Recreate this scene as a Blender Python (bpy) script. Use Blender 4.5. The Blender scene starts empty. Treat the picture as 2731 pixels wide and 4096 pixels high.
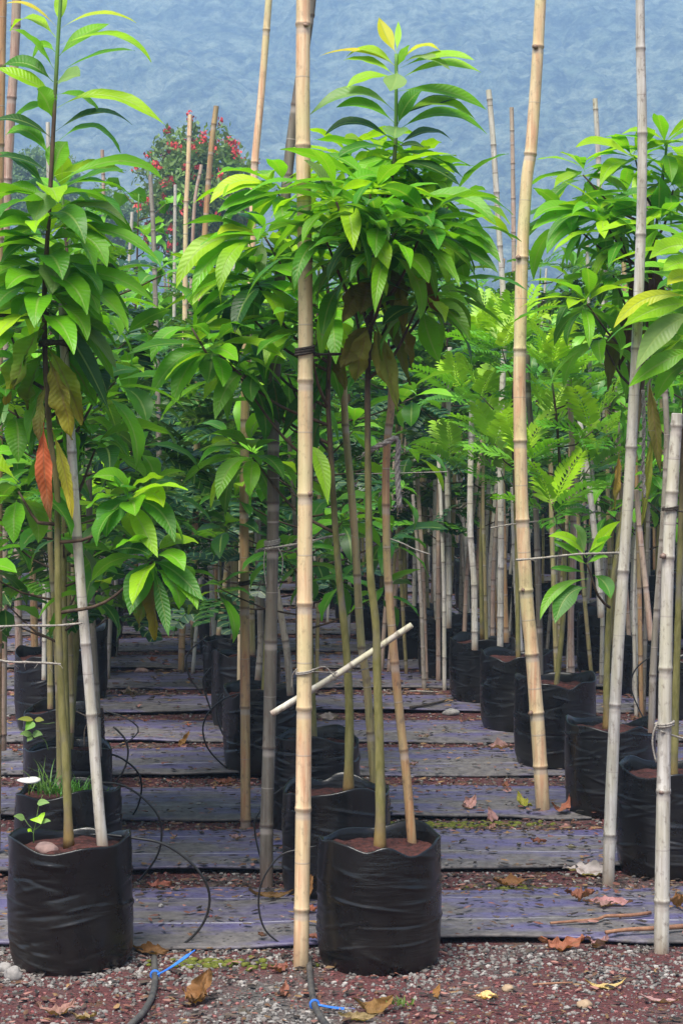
import bpy, math, random
import numpy as np
from mathutils import Vector, noise as mnoise

sc = bpy.context.scene
rnd = random.Random(11)
npr = np.random.default_rng(5)
R = math.radians
COL = sc.collection

# ------------------------------------------------------------------ camera
CAMZ = 1.87
F = 8400.0                       # focal length in pixels of the 2731 x 4096 photograph
PITCH = math.atan(398.0 / F)
cam = bpy.data.cameras.new('camera')
cam.lens = F / 4096 * 36
cam.sensor_width = 36
cam.clip_start = 0.1
cam.clip_end = 4000
camo = bpy.data.objects.new('camera', cam)
camo.location = (0, 0, CAMZ)
camo.rotation_euler = (R(90) - PITCH, 0, 0)
COL.objects.link(camo)
sc.camera = camo

# ------------------------------------------------------------------ light (soft overcast day)
SUN_EL, SUN_AZ = R(64), R(205)   # azimuth clockwise from +Y: the soft sun is behind the camera, a little left
w = bpy.data.worlds.new('World')
sc.world = w
w.use_nodes = True
nt = w.node_tree
sky = nt.nodes.new('ShaderNodeTexSky')
sky.sky_type = 'NISHITA'
sky.sun_disc = False
sky.sun_elevation = SUN_EL
sky.sun_rotation = SUN_AZ
sky.dust_density = 3.0
sky.ozone_density = 1.0
nt.links.new(sky.outputs[0], nt.nodes['Background'].inputs[0])
nt.nodes['Background'].inputs[1].default_value = 0.088
sun = bpy.data.lights.new('sun', 'SUN')
sun.energy = 3.3
sun.angle = R(38)
sun.color = (1.0, 0.95, 0.87)
suno = bpy.data.objects.new('sun', sun)
sd = Vector((math.sin(SUN_AZ) * math.cos(SUN_EL), math.cos(SUN_AZ) * math.cos(SUN_EL), math.sin(SUN_EL)))
suno.rotation_euler = sd.to_track_quat('Z', 'Y').to_euler()
suno.location = (0, -5, 20)
COL.objects.link(suno)
sc.view_settings.view_transform = 'Standard'
sc.view_settings.look = 'None'
sc.view_settings.exposure = 1.15
sc.view_settings.gamma = 1.0
sc.cycles.use_denoising = True
sc.cycles.max_bounces = 8
sc.cycles.diffuse_bounces = 3
sc.cycles.glossy_bounces = 2
sc.cycles.transmission_bounces = 4
sc.cycles.volume_bounces = 3

# ------------------------------------------------------------------ helpers
def terr(y):
    """height of the ground: level nursery floor that climbs gently towards the hill"""
    if y < 14: return 0.0
    if y < 44: return 0.0015 * (y - 14) ** 2
    return 1.35 + 0.034 * (y - 44)

def P(px, py, Y):
    a = (px - 1365.5) / F
    b = -(py - 2048) / F
    dy = math.cos(PITCH) + b * math.sin(PITCH)
    dz = -math.sin(PITCH) + b * math.cos(PITCH)
    t = Y / dy
    return Vector((a * t, Y, CAMZ + dz * t))

def G(px, py, lift=0.0):
    """the point of the nursery floor seen at a pixel"""
    lo, hi = 3.0, 60.0
    for _ in range(50):
        m = (lo + hi) / 2
        if P(px, py, m).z > terr(m) + lift: lo = m
        else: hi = m
    return P(px, py, lo)

def pxw(wpx, Y):
    return wpx / F * Y

def tag(o, label=None, cat=None, group=None, kind=None):
    if label: o['label'] = label
    if cat: o['category'] = cat
    if group: o['group'] = group
    if kind: o['kind'] = kind
    return o

def empty(name, loc):
    o = bpy.data.objects.new(name, None)
    o.location = loc
    o.empty_display_size = 0.1
    COL.objects.link(o)
    return o

class MB:
    """collects vertices, faces and per-vertex values, then links ONE mesh object"""
    def __init__(s):
        s.v, s.f, s.n = [], [], 0
        s.col, s.uv = [], []
    def add(s, v, f, col=(1, 1, 1), uv=None):
        v = np.asarray(v, float).reshape(-1, 3)
        k = len(v)
        s.v.append(v)
        f = np.asarray(f, int)
        s.f.extend((f + s.n).tolist())
        c = np.ones((k, 4))
        c[:, :3] = np.asarray(col, float)
        s.col.append(c)
        s.uv.append(np.zeros((k, 3)) if uv is None else np.asarray(uv, float))
        s.n += k
    def mesh(s, name, mat, origin=(0, 0, 0), smooth=True):
        me = bpy.data.meshes.new(name)
        v = np.concatenate(s.v) - np.asarray(origin, float)
        me.from_pydata(v.tolist(), [], s.f)
        a = me.attributes.new('col', 'FLOAT_COLOR', 'POINT')
        a.data.foreach_set('color', np.concatenate(s.col).astype(np.float32).ravel())
        a = me.attributes.new('luv', 'FLOAT_VECTOR', 'POINT')
        a.data.foreach_set('vector', np.concatenate(s.uv).astype(np.float32).ravel())
        if smooth:
            me.polygons.foreach_set('use_smooth', [True] * len(me.polygons))
        me.materials.append(mat)
        me.update()
        return me
    def build(s, name, mat, parent=None, origin=(0, 0, 0), smooth=True):
        o = bpy.data.objects.new(name, s.mesh(name, mat, origin, smooth))
        if parent is None: o.location = origin
        else: o.parent = parent
        COL.objects.link(o)
        return o

def nrm(a):
    return a / np.maximum(np.linalg.norm(a, axis=-1, keepdims=True), 1e-9)

def grid_faces(nr, nc, wrap=False):
    i = np.arange(nr - 1)[:, None]
    j = np.arange(nc if wrap else nc - 1)[None, :]
    j2 = (j + 1) % nc
    return np.stack([i * nc + j, i * nc + j2, (i + 1) * nc + j2, (i + 1) * nc + j], -1).reshape(-1, 4)

def catmull(pts, step):
    p = np.asarray([tuple(q) for q in pts], float)
    if len(p) == 2:
        n = max(2, int(np.linalg.norm(p[1] - p[0]) / step) + 1)
        return p[0] + (p[1] - p[0]) * np.linspace(0, 1, n)[:, None]
    e = np.vstack([2 * p[0] - p[1], p, 2 * p[-1] - p[-2]])
    out = []
    for i in range(1, len(e) - 2):
        a, b, c, d = e[i - 1], e[i], e[i + 1], e[i + 2]
        n = max(1, int(np.linalg.norm(c - b) / step))
        for t in np.arange(n) / n:
            out.append(.5 * (2 * b + (c - a) * t + (2 * a - 5 * b + 4 * c - d) * t * t + (3 * b - a - 3 * c + d) * t ** 3))
    out.append(p[-1])
    return np.array(out)

def tube(mb, path, rad, n=10, col=(1, 1, 1), uv=None, cap=True):
    p = np.asarray(path, float)
    k = len(p)
    rad = np.broadcast_to(np.asarray(rad, float), (k,))
    t = nrm(np.gradient(p, axis=0))
    ref = np.array([0, 1, 0.]) if abs(t[:, 1]).mean() < .8 else np.array([0, 0, 1.])
    a = nrm(np.cross(t, ref))
    for i in range(1, k):                       # keep the frame from flipping
        v = a[i - 1] - t[i] * (a[i - 1] @ t[i])
        a[i] = v / max(np.linalg.norm(v), 1e-9)
    b = np.cross(t, a)
    th = np.linspace(0, 2 * np.pi, n, endpoint=False)
    v = p[:, None] + rad[:, None, None] * (a[:, None] * np.cos(th)[None, :, None] + b[:, None] * np.sin(th)[None, :, None])
    if uv is None:
        uvv = np.zeros((k, n, 3))
        uvv[:, :, 1] = np.linspace(0, 1, k)[:, None]
    else:
        uvv = np.repeat(np.asarray(uv)[:, None, :], n, 1)
    f = grid_faces(k, n, True).tolist()
    v = v.reshape(-1, 3)
    uvv = uvv.reshape(-1, 3)
    if cap:
        v = np.vstack([v, p[0], p[-1]])
        uvv = np.vstack([uvv, uvv[0], uvv[-1]])
        N = k * n
        f += [[(j + 1) % n, j, N, N] for j in range(n)]
        f += [[N - n + j, N - n + (j + 1) % n, N + 1, N + 1] for j in range(n)]
        f = [q if q[2] != q[3] else q[:3] for q in f]
        mb_add_mixed(mb, v, f, col, uvv)
    else:
        mb.add(v, f, col, uvv)

def mb_add_mixed(mb, v, f, col, uv):
    k = len(v)
    mb.v.append(np.asarray(v, float))
    mb.f.extend([[i + mb.n for i in q] for q in f])
    c = np.ones((k, 4)); c[:, :3] = np.asarray(col, float)
    mb.col.append(c); mb.uv.append(np.asarray(uv, float)); mb.n += k

# ------------------------------------------------------------------ materials
class NT:
    def __init__(s, name):
        s.m = bpy.data.materials.new(name)
        s.m.use_nodes = True
        s.t = s.m.node_tree
        s.b = s.t.nodes['Principled BSDF']
        s.out = s.t.nodes['Material Output']
    def n(s, typ, **kw):
        q = s.t.nodes.new(typ)
        for k, v in kw.items():
            if k.startswith('i_'):
                key = k[2:]
                q.inputs[int(key) if key.isdigit() else key.replace('_', ' ')].default_value = v
            else: setattr(q, k, v)
        return q
    def l(s, a, b): s.t.links.new(a, b)
    def noise(s, vec, scale, detail=4, rough=.55):
        q = s.n('ShaderNodeTexNoise', i_Scale=scale, i_Detail=detail, i_Roughness=rough)
        s.l(vec, q.inputs['Vector'])
        return q.outputs[0]
    def ramp(s, fac, a, b, va=0, vb=1):
        q = s.n('ShaderNodeMapRange', clamp=True)
        s.l(fac, q.inputs[0])
        q.inputs[1].default_value = a; q.inputs[2].default_value = b
        q.inputs[3].default_value = va; q.inputs[4].default_value = vb
        return q.outputs[0]
    def mix(s, fac, a, b, mode='MIX'):
        q = s.n('ShaderNodeMix', data_type='RGBA', blend_type=mode)
        for i, x in ((0, fac), (6, a), (7, b)):
            if hasattr(x, 'links'): s.l(x, q.inputs[i])
            else: q.inputs[i].default_value = x if i == 0 else (tuple(x) + (1,))[:4]
        return q.outputs[2]
    def math(s, op, a, b=0.0, c=0.0):
        q = s.n('ShaderNodeMath', operation=op)
        for i, x in enumerate((a, b, c)):
            if hasattr(x, 'links'): s.l(x, q.inputs[i])
            else: q.inputs[i].default_value = x
        return q.outputs[0]
    def map(s, scale, coord='Object'):
        tc = s.n('ShaderNodeTexCoord')
        m = s.n('ShaderNodeMapping')
        m.inputs['Scale'].default_value = scale
        s.l(tc.outputs[coord], m.inputs[0])
        return m.outputs[0]
    def attr(s, name):
        return s.n('ShaderNodeAttribute', attribute_name=name)
    def sep(s, vec):
        q = s.n('ShaderNodeSeparateXYZ')
        s.l(vec, q.inputs[0])
        return q.outputs
    def bump(s, h, strength=.3, dist=.01):
        q = s.n('ShaderNodeBump')
        q.inputs['Strength'].default_value = strength
        q.inputs['Distance'].default_value = dist
        s.l(h, q.inputs['Height'])
        s.l(q.outputs[0], s.b.inputs['Normal'])
        return q.outputs[0]
    def color(s, c):
        if hasattr(c, 'links'): s.l(c, s.b.inputs['Base Color'])
        else: s.b.inputs['Base Color'].default_value = tuple(c) + (1,)
    def set(s, rough=.5, spec=.5):
        if hasattr(rough, 'links'): s.l(rough, s.b.inputs['Roughness'])
        else: s.b.inputs['Roughness'].default_value = rough
        s.b.inputs['Specular IOR Level'].default_value = spec

def mat_leaf(name, rough=.42, spec=.36, trans=.42, veins=True, blotch=.35, mid_col=(.30, .40, .12), back_col=(.15, .29, .07)):
    q = NT(name)
    col = q.attr('col').outputs['Color']
    x, y, z = q.sep(q.attr('luv').outputs['Vector'])[:3]
    ax = q.math('ABSOLUTE', x)
    ob = q.map((1, 1, 1))
    nz = q.noise(ob, 9, 3)
    c = q.mix(q.ramp(nz, .35, .7), col, q.mix(1, col, (.72, .8, .75), 'MULTIPLY'))
    nb = q.noise(ob, 34, 2)
    c = q.mix(q.ramp(nb, .68, .78, 0, blotch), c, (.16, .10, .03))
    mid = q.ramp(ax, .05, .12, 1, 0)
    c = q.mix(q.math('MULTIPLY', mid, .45), c, mid_col)
    bk = q.n('ShaderNodeNewGeometry').outputs['Backfacing']
    c = q.mix(q.math('MULTIPLY', bk, .25), c, back_col)
    q.color(c)
    q.set(q.ramp(nz, .3, .7, rough - .08, rough + .1), spec)
    nrmo = None
    if veins:
        s = q.math('SINE', q.math('MULTIPLY', q.math('SUBTRACT', y, q.math('MULTIPLY', ax, .10)), 95))
        h = q.math('ADD', q.math('MULTIPLY', s, .35), q.math('MULTIPLY', mid, -1.2))
        nrmo = q.bump(h, .35, .003)
    tr = q.n('ShaderNodeBsdfTranslucent')
    q.l(q.mix(1, c, (1.6, 1.6, .45), 'MULTIPLY'), tr.inputs[0])
    ms = q.n('ShaderNodeMixShader')
    ms.inputs[0].default_value = trans
    q.l(q.b.outputs[0], ms.inputs[1]); q.l(tr.outputs[0], ms.inputs[2])
    q.l(ms.outputs[0], q.out.inputs[0])
    return q.m

def mat_bamboo(name, ca, cb, cc, stain=.4, rough=.45):
    q = NT(name)
    ob = q.map((30, 30, 1.6))
    big = q.map((3, 3, 1.3))
    streak = q.noise(ob, 2.0, 5, .6)
    patch = q.noise(big, 1.6, 3)
    nd = q.sep(q.attr('luv').outputs['Vector'])
    d = nd[0]                                     # metres above the nearest node
    rv = q.n('ShaderNodeObjectInfo').outputs['Random']
    c = q.mix(q.ramp(streak, .38, .62), q.mix(1, ca, (.82, .78, .74), 'MULTIPLY'), cb)
    fine = q.noise(q.map((120, 120, 5)), 2.0, 3, .6)
    c = q.mix(q.ramp(fine, .4, .7, 0, .35), c, q.mix(1, c, (.62, .56, .50), 'MULTIPLY'))
    c = q.mix(q.ramp(patch, .42, .66), c, cc)
    spots = q.noise(q.map((14, 14, 8)), 3.2, 6, .7)
    c = q.mix(q.ramp(spots, .54, .66, 0, min(1, stain * 1.3)), c, (.12, .085, .065))
    mould = q.noise(q.map((5, 5, 2)), 2.3, 5, .65)
    c = q.mix(q.ramp(mould, .52, .68, 0, stain * .8), c, (.17, .16, .14))
    ad = q.math('ABSOLUTE', d)
    c = q.mix(q.ramp(ad, .002, .008, .62, 0), c, (.07, .045, .04))
    pale = q.math('MULTIPLY', q.ramp(q.math('ADD', d, .014), -.010, .010, 1, 1), q.ramp(q.math('ABSOLUTE', q.math('ADD', d, .02)), .008, .018, .55, 0))
    c = q.mix(pale, c, (.36, .32, .29))
    c = q.mix(q.math('MULTIPLY', rv, .25), c, q.mix(1, c, (.75, .74, .72), 'MULTIPLY'))
    c = q.mix(q.math('MULTIPLY', q.ramp(nd[1], .0, .05, .8, 0), q.ramp(patch, .25, .6, .5, 1)), c, (.15, .085, .065))
    q.color(c)
    q.set(q.ramp(streak, .3, .7, rough - .06, rough + .15), .4)
    q.bump(q.math('ADD', streak, q.math('MULTIPLY', spots, .6)), .25, .004)
    return q.m

M = {}
M['leaf'] = mat_leaf('big_leaf_green', blotch=.55)
M['leaf_fine'] = mat_leaf('fine_leaf_green', .45, .4, .30, False, .2)
M['leaf_far'] = mat_leaf('distant_leaf_green', .55, .3, .25, False, .1)
M['leaf_dry'] = mat_leaf('withered_leaf', .65, .25, .22, True, .7, (.16, .10, .05), (.16, .11, .06))
M['bam_gold'] = mat_bamboo('golden_bamboo', (.72, .43, .27), (.74, .58, .37), (.55, .50, .26), .3)
M['bam_pale'] = mat_bamboo('pale_bamboo', (.46, .445, .41), (.60, .585, .55), (.44, .42, .29), .5)
M['bam_grey'] = mat_bamboo('weathered_grey_bamboo', (.23, .21, .185), (.33, .30, .27), (.20, .185, .13), .75, .6)
M['bam_dark'] = mat_bamboo('dark_mouldy_bamboo', (.10, .088, .075), (.19, .17, .145), (.13, .115, .085), .9, .65)
M['bam_orange'] = mat_bamboo('orange_bamboo', (.42, .21, .10), (.46, .30, .16), (.30, .27, .12), .5)
M['bam_green'] = mat_bamboo('greenish_bamboo', (.21, .20, .07), (.32, .30, .13), (.36, .25, .14), .5)
M['bam_pink'] = mat_bamboo('pinkish_bamboo', (.40, .25, .20), (.48, .36, .29), (.36, .31, .23), .45)

def mat_stem():
    q = NT('sapling_bark')
    y = q.sep(q.attr('luv').outputs['Vector'])[1]        # 0 at the foot, 1 at the tip
    ob = q.map((16, 16, 5))
    n1 = q.noise(ob, 2.2, 5, .65)
    n2 = q.noise(q.map((4, 4, 3)), 2.5, 3)
    moss = q.mix(q.ramp(n1, .35, .65), (.115, .11, .03), (.22, .20, .075))
    moss = q.mix(q.ramp(n2, .52, .7), moss, (.15, .135, .10))
    foot = q.mix(q.ramp(y, .0, .06, .8, 0), moss, (.19, .10, .035))
    bark = q.mix(q.ramp(n1, .35, .65), (.035, .022, .015), (.10, .065, .04))
    c = q.mix(q.ramp(y, .42, .6), foot, bark)
    c = q.mix(q.ramp(y, .86, .93), c, (.10, .22, .045))
    q.color(c)
    q.set(.7, .3)
    q.bump(n1, .5, .006)
    return q.m
M['stem'] = mat_stem()

def mat_bag():
    q = NT('black_polythene')
    ob = q.map((1, 1, 1))
    z = q.sep(ob)[2]
    n1 = q.noise(ob, 7, 5, .6)
    wr = q.math('MULTIPLY', q.noise(q.map((5, 5, 46)), 1.4, 3, .55), q.ramp(q.noise(ob, 6, 2), .4, .65))
    dust = q.math('MULTIPLY', q.ramp(z, .0, .30, .75, .08), q.ramp(n1, .32, .68))
    c = q.mix(dust, (.0032, .003, .0035), (.024, .021, .019))
    c = q.mix(q.ramp(q.noise(ob, 60, 2), .74, .80, 0, .4), c, (.12, .10, .09))
    q.color(c)
    q.set(q.ramp(n1, .3, .7, .20, .40), .5)
    q.bump(q.math('ADD', q.math('MULTIPLY', wr, .8), q.math('MULTIPLY', n1, .6)), .34, .012)
    return q.m
M['bag'] = mat_bag()

def mat_soil():
    q = NT('red_soil')
    ob = q.map((1, 1, 1), 'Object')
    n1 = q.noise(ob, 40, 4, .7)
    c = q.mix(q.ramp(n1, .35, .65), (.018, .009, .008), (.085, .028, .024))
    q.color(c); q.set(.9, .2); q.bump(n1, .8, .02)
    return q.m
M['soil'] = mat_soil()

def mat_ground():
    q = NT('gravelly_soil')
    ob = q.map((1, 1, 1))
    big = q.noise(ob, 1.3, 4, .6)
    mid = q.noise(ob, 9, 5, .65)
    fine = q.noise(ob, 90, 4, .7)
    vo = q.n('ShaderNodeTexVoronoi', i_Scale=75.0)
    q.l(ob, vo.inputs['Vector'])
    grey = q.mix(q.ramp(fine, .3, .7), (.035, .033, .032), (.15, .14, .132))
    red = q.mix(q.ramp(fine, .3, .7), (.040, .015, .016), (.155, .055, .055))
    c = q.mix(q.ramp(q.math('ADD', big, q.math('MULTIPLY', mid, .35)), .48, .66), grey, red)
    c = q.mix(q.ramp(q.noise(ob, 4.2, 3), .62, .72, 0, .5), c, (.11, .085, .03))
    q.color(c); q.set(.9, .25)
    h = q.math('ADD', q.math('MULTIPLY', vo.outputs['Distance'], -1.0), fine)
    q.bump(h, .8, .02)
    return q.m
M['ground'] = mat_ground()

def mat_weave():
    q = NT('woven_ground_cloth')
    ob = q.map((1, 1, 1))
    u, v, r = q.sep(q.attr('luv').outputs['Vector'])[:3]   # metres along, 0-1 across, random of the strip
    n1 = q.noise(q.map((1.2, 3.5, 1)), 1.7, 5, .62)
    n2 = q.noise(ob, 24, 4, .7)
    c = q.mix(q.ramp(n2, .3, .7), (.066, .056, .138), (.112, .100, .198))
    dirt = q.ramp(q.math('ADD', n1, q.ramp(v, 0, 1, .13, -.03)), .45, .62, 0, .93)
    c = q.mix(dirt, c, q.mix(q.ramp(n2, .3, .7), (.046, .042, .039), (.145, .133, .123)))
    vo = q.n('ShaderNodeTexVoronoi', i_Scale=30.0)
    q.l(ob, vo.inputs['Vector'])
    speck = q.math('MULTIPLY', q.ramp(vo.outputs['Distance'], .13, .22, 1, 0), q.ramp(q.noise(ob, 5, 2), .45, .55))
    c = q.mix(q.math('MULTIPLY', speck, .85), c, (.018, .015, .014))
    wob = q.math('MULTIPLY', q.math('SUBTRACT', q.noise(q.map((.6, .05, 1)), 1.5, 2), .5), .05)
    for pos in (.30, .74):
        ln = q.ramp(q.math('ABSOLUTE', q.math('SUBTRACT', q.math('ADD', v, wob), pos)), .0028, .0048, 1, 0)
        ln = q.math('MULTIPLY', ln, q.ramp(n1, .4, .6, .85, .15))
        c = q.mix(ln, c, (.50, .50, .52))
    q.color(c)
    q.set(q.ramp(dirt, 0, 1, .45, .8), .5)
    wv = q.n('ShaderNodeTexWave', wave_type='BANDS', bands_direction='Y', i_Scale=90.0, i_Distortion=1.5)
    q.l(ob, wv.inputs['Vector'])
    q.bump(q.math('ADD', n2, q.math('MULTIPLY', wv.outputs['Fac'], .15)), .35, .008)
    return q.m
M['weave'] = mat_weave()

def mat_plain(name, c1, c2, scale=20, rough=.6, spec=.4, bump=.3, stretch=(1, 1, 1)):
    q = NT(name)
    n = q.noise(q.map(stretch), scale, 4, .65)
    q.color(q.mix(q.ramp(n, .32, .68), c1, c2))
    q.set(rough, spec)
    if bump: q.bump(n, bump, .006)
    return q.m
def mat_col(name, rough=.8, spec=.25, amount=.45, scale=60):
    q = NT(name)
    n = q.noise(q.map((1, 1, 1)), scale, 4, .7)
    c = q.attr('col').outputs['Color']
    q.color(q.mix(q.ramp(n, .3, .7, 0, amount), c, q.mix(1, c, (.4, .38, .36), 'MULTIPLY')))
    q.set(rough, spec); q.bump(n, .4, .004)
    return q.m
M['stone'] = mat_col('gravel_stone')
M['litter'] = mat_col('dry_litter', .75, .25, .5, 40)
M['tube'] = mat_plain('black_drip_tube', (.012, .012, .013), (.028, .027, .026), 30, .38, .5, 0)
M['hose'] = mat_plain('dusty_black_hose', (.028, .028, .03), (.085, .08, .075), 25, .5, .45, .2)
M['blue'] = mat_plain('blue_plastic', (.02, .10, .42), (.04, .17, .55), 30, .35, .5, 0)
M['twine'] = mat_plain('grey_jute_twine', (.17, .155, .135), (.40, .37, .33), 160, .9, .15, .8)
M['twine_dark'] = mat_plain('old_dark_twine', (.022, .019, .017), (.085, .072, .06), 120, .9, .15, .8)
M['twig'] = mat_plain('brown_twig', (.16, .07, .045), (.30, .16, .09), 40, .7, .3, .4)
M['white'] = mat_plain('mushroom_white', (.62, .60, .55), (.75, .73, .68), 30, .6, .3, .2)
M['moss'] = mat_plain('moss_green', (.05, .065, .012), (.14, .15, .03), 45, .95, .1, .8)
M['rock'] = mat_plain('pink_grey_rock', (.20, .13, .12), (.36, .24, .21), 25, .8, .3, .6)
M['stone_grey'] = mat_plain('grey_rock', (.16, .15, .145), (.30, .285, .27), 25, .85, .25, .6)
M['pebble'] = mat_plain('tan_pebble', (.24, .17, .11), (.34, .25, .16), 25, .7, .3, .4)
M['blossom'] = mat_col('red_petals', .6, .2, .2, 3)
M['trunk'] = mat_plain('tree_bark', (.05, .04, .03), (.14, .11, .08), 8, .9, .2, .6, (3, 3, .6))

# ------------------------------------------------------------------ hill, ground, mats
def hill():
    nx, ny = 330, 420
    xs = np.linspace(-330, 330, nx)
    s = np.linspace(0, 1, ny)
    ys = 600 + 900 * s
    X, Y = np.meshgrid(xs, ys)
    Z = terr(600) - 3 + 440 * (s[:, None] ** 1.08) * (1 + .0 * X)
    rg = np.random.default_rng(3)
    # broad spurs and gullies
    for a, fx, fy, ph in ((9, .013, .006, 1.0), (6, .031, .011, 2.2), (3.5, .06, .035, .4), (2.5, .09, .06, 4.0)):
        Z += a * np.sin(fx * X + fy * Y + ph + 1.4 * np.sin(.011 * Y + ph)) * np.minimum(1, s[:, None] * 5 + .15)
    bumpz = np.zeros_like(Z)
    dx, dy = xs[1] - xs[0], ys[1] - ys[0]
    for _ in range(15000):                                   # rounded tree crowns all over the slope
        cx, cy = rg.uniform(-330, 330), rg.uniform(600, 1500)
        r = rg.uniform(3.2, 8.0); h = rg.uniform(2.5, 7.5)
        i0, i1 = max(0, int((cx - r + 330) / dx)), min(nx, int((cx + r + 330) / dx) + 2)
        j0, j1 = max(0, int((cy - r - 600) / dy)), min(ny, int((cy + r - 600) / dy) + 2)
        d = ((X[j0:j1, i0:i1] - cx) ** 2 + (Y[j0:j1, i0:i1] - cy) ** 2) / r ** 2
        bumpz[j0:j1, i0:i1] = np.maximum(bumpz[j0:j1, i0:i1], h * np.sqrt(np.maximum(0, 1 - d)))
    Z += bumpz + rg.normal(0, .35, Z.shape)
    mb = MB()
    mb.add(np.stack([X, Y, Z], -1), grid_faces(ny, nx))
    q = NT('forested_slope')
    ob = q.map((1, 1, 1))
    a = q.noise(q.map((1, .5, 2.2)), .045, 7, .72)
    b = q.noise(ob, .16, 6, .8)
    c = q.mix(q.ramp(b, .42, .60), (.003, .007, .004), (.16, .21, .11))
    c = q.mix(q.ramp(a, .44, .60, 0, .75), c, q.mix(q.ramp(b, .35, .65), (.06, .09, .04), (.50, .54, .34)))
    q.color(c); q.set(.9, .1); q.bump(b, 1.0, 3.0)
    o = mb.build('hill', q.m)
    tag(o, kind='structure')

hill()

def ground():
    ys = np.concatenate([np.linspace(-3, 14, 40), np.linspace(14.5, 60, 60), np.linspace(65, 640, 60)])
    xs = np.linspace(-330, 330, 80)
    xs = np.sign(xs) * (np.abs(xs) / 330) ** 2 * 330
    X, Y = np.meshgrid(xs, ys)
    Z = np.vectorize(terr)(Y)
    mb = MB(); mb.add(np.stack([X, Y, Z], -1), grid_faces(len(ys), len(xs)))
    tag(mb.build('ground', M['ground']), kind='structure')
ground()

SLOPE = -0.115           # the rows of bags run back a little to the left
STRIPS = []
def mats():
    yf = 7.27
    k = 0
    while yf < 47:
        near = yf < 13
        W = .86 + rnd.uniform(-.05, .05)
        xc = SLOPE * (yf - 7) * .8
        half = 2.6 + .2 * yf
        nx = int(2 * half / (.035 if near else .16))
        nv = 22 if near else 8
        xs = np.linspace(xc - half, xc + half, nx)
        v = np.linspace(0, 1, nv)                      # 0 = near edge
        v = v ** 1.5
        sd = k * 7.3
        pf = np.array([mnoise.noise((x * .9, sd, 0)) * .09 + mnoise.noise((x * 4, sd, 3)) * .022 for x in xs])
        pb = np.array([mnoise.noise((x * .9, sd, 9)) * .05 + mnoise.noise((x * 5, sd, 5)) * .015 for x in xs])
        lift = np.array([.034 * max(0, mnoise.noise((x * .9, sd, 17)) + .12) for x in xs])
        X = np.repeat(xs[None], nv, 0)
        Y = yf + pf[None] + (W + pb - pf)[None] * v[:, None] + 0.012 * X
        Z = np.zeros_like(X)
        for i in range(nv):
            for j in range(nx):
                Z[i, j] = terr(Y[i, j]) + .006 + .022 * math.sin(math.pi * min(1, v[i] + .04)) ** .7 \
                    + lift[j] * (1 - v[i]) ** 6 + .008 * mnoise.noise((xs[j] * 3, Y[i, j] * 5, sd)) + .006
        # the turned-down near edge
        X = np.vstack([X[:1], X[:1], X]); Y = np.vstack([Y[:1] + .012, Y[:1] - .002, Y])
        Z = np.vstack([Z[:1] - .014, Z[:1] - .010, Z])
        vv = np.concatenate([[0, 0], v])
        uv = np.stack([X, np.repeat(vv[:, None], nx, 1), np.full_like(X, rnd.random())], -1)
        mb = MB(); mb.add(np.stack([X, Y, Z], -1), grid_faces(nv + 2, nx), (1, 1, 1), uv.reshape(-1, 3))
        o = mb.build('weed_mat', M['weave'])
        tag(o, kind='structure')
        STRIPS.append((yf, yf + W))
        yf += 1.126 + rnd.uniform(-.03, .03)
        k += 1
mats()

def on_floor(x, y):
    """height of whatever covers the floor at x, y"""
    for a, b in STRIPS:
        a2, b2 = a + .012 * x, b + .012 * x
        if a2 - .02 <= y <= b2 + .02:
            v = min(1, max(0, (y - a2) / (b2 - a2)))
            return terr(y) + .014 + .022 * math.sin(math.pi * min(1, v + .04)) ** .7 + (.012 * (1 - v) ** 6)
    return terr(y)

# ------------------------------------------------------------------ loose ground cover
ICO_V = None
def rock_proto():
    import bmesh
    bm = bmesh.new(); bmesh.ops.create_icosphere(bm, subdivisions=1, radius=1)
    v = np.array([x.co[:] for x in bm.verts]); bm.verts.index_update()
    f = np.array([[x.index for x in q.verts] for q in bm.faces]); bm.free()
    return v, f
RV, RF = rock_proto()

def scatter_stones(name, pts, smin, smax, cols):
    mb = MB()
    for (x, y, z) in pts:
        s = smin + (smax - smin) * rnd.random() ** 2.2
        v = RV * (1 + npr.uniform(-.28, .28, (len(RV), 1)))
        v = v * np.array([s, s * rnd.uniform(.6, 1), s * rnd.uniform(.45, .8)])
        a = rnd.uniform(0, 6.28); ca, sa = math.cos(a), math.sin(a)
        v = np.stack([v[:, 0] * ca - v[:, 1] * sa, v[:, 0] * sa + v[:, 1] * ca, v[:, 2]], -1)
        c = np.array(rnd.choice(cols)) * rnd.uniform(.6, 1.25)
        mb.add(v + np.array([x, y, z + s * .22]), RF, c)
    o = mb.build(name, M['stone'], smooth=False)
    return tag(o, kind='stuff')

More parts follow.
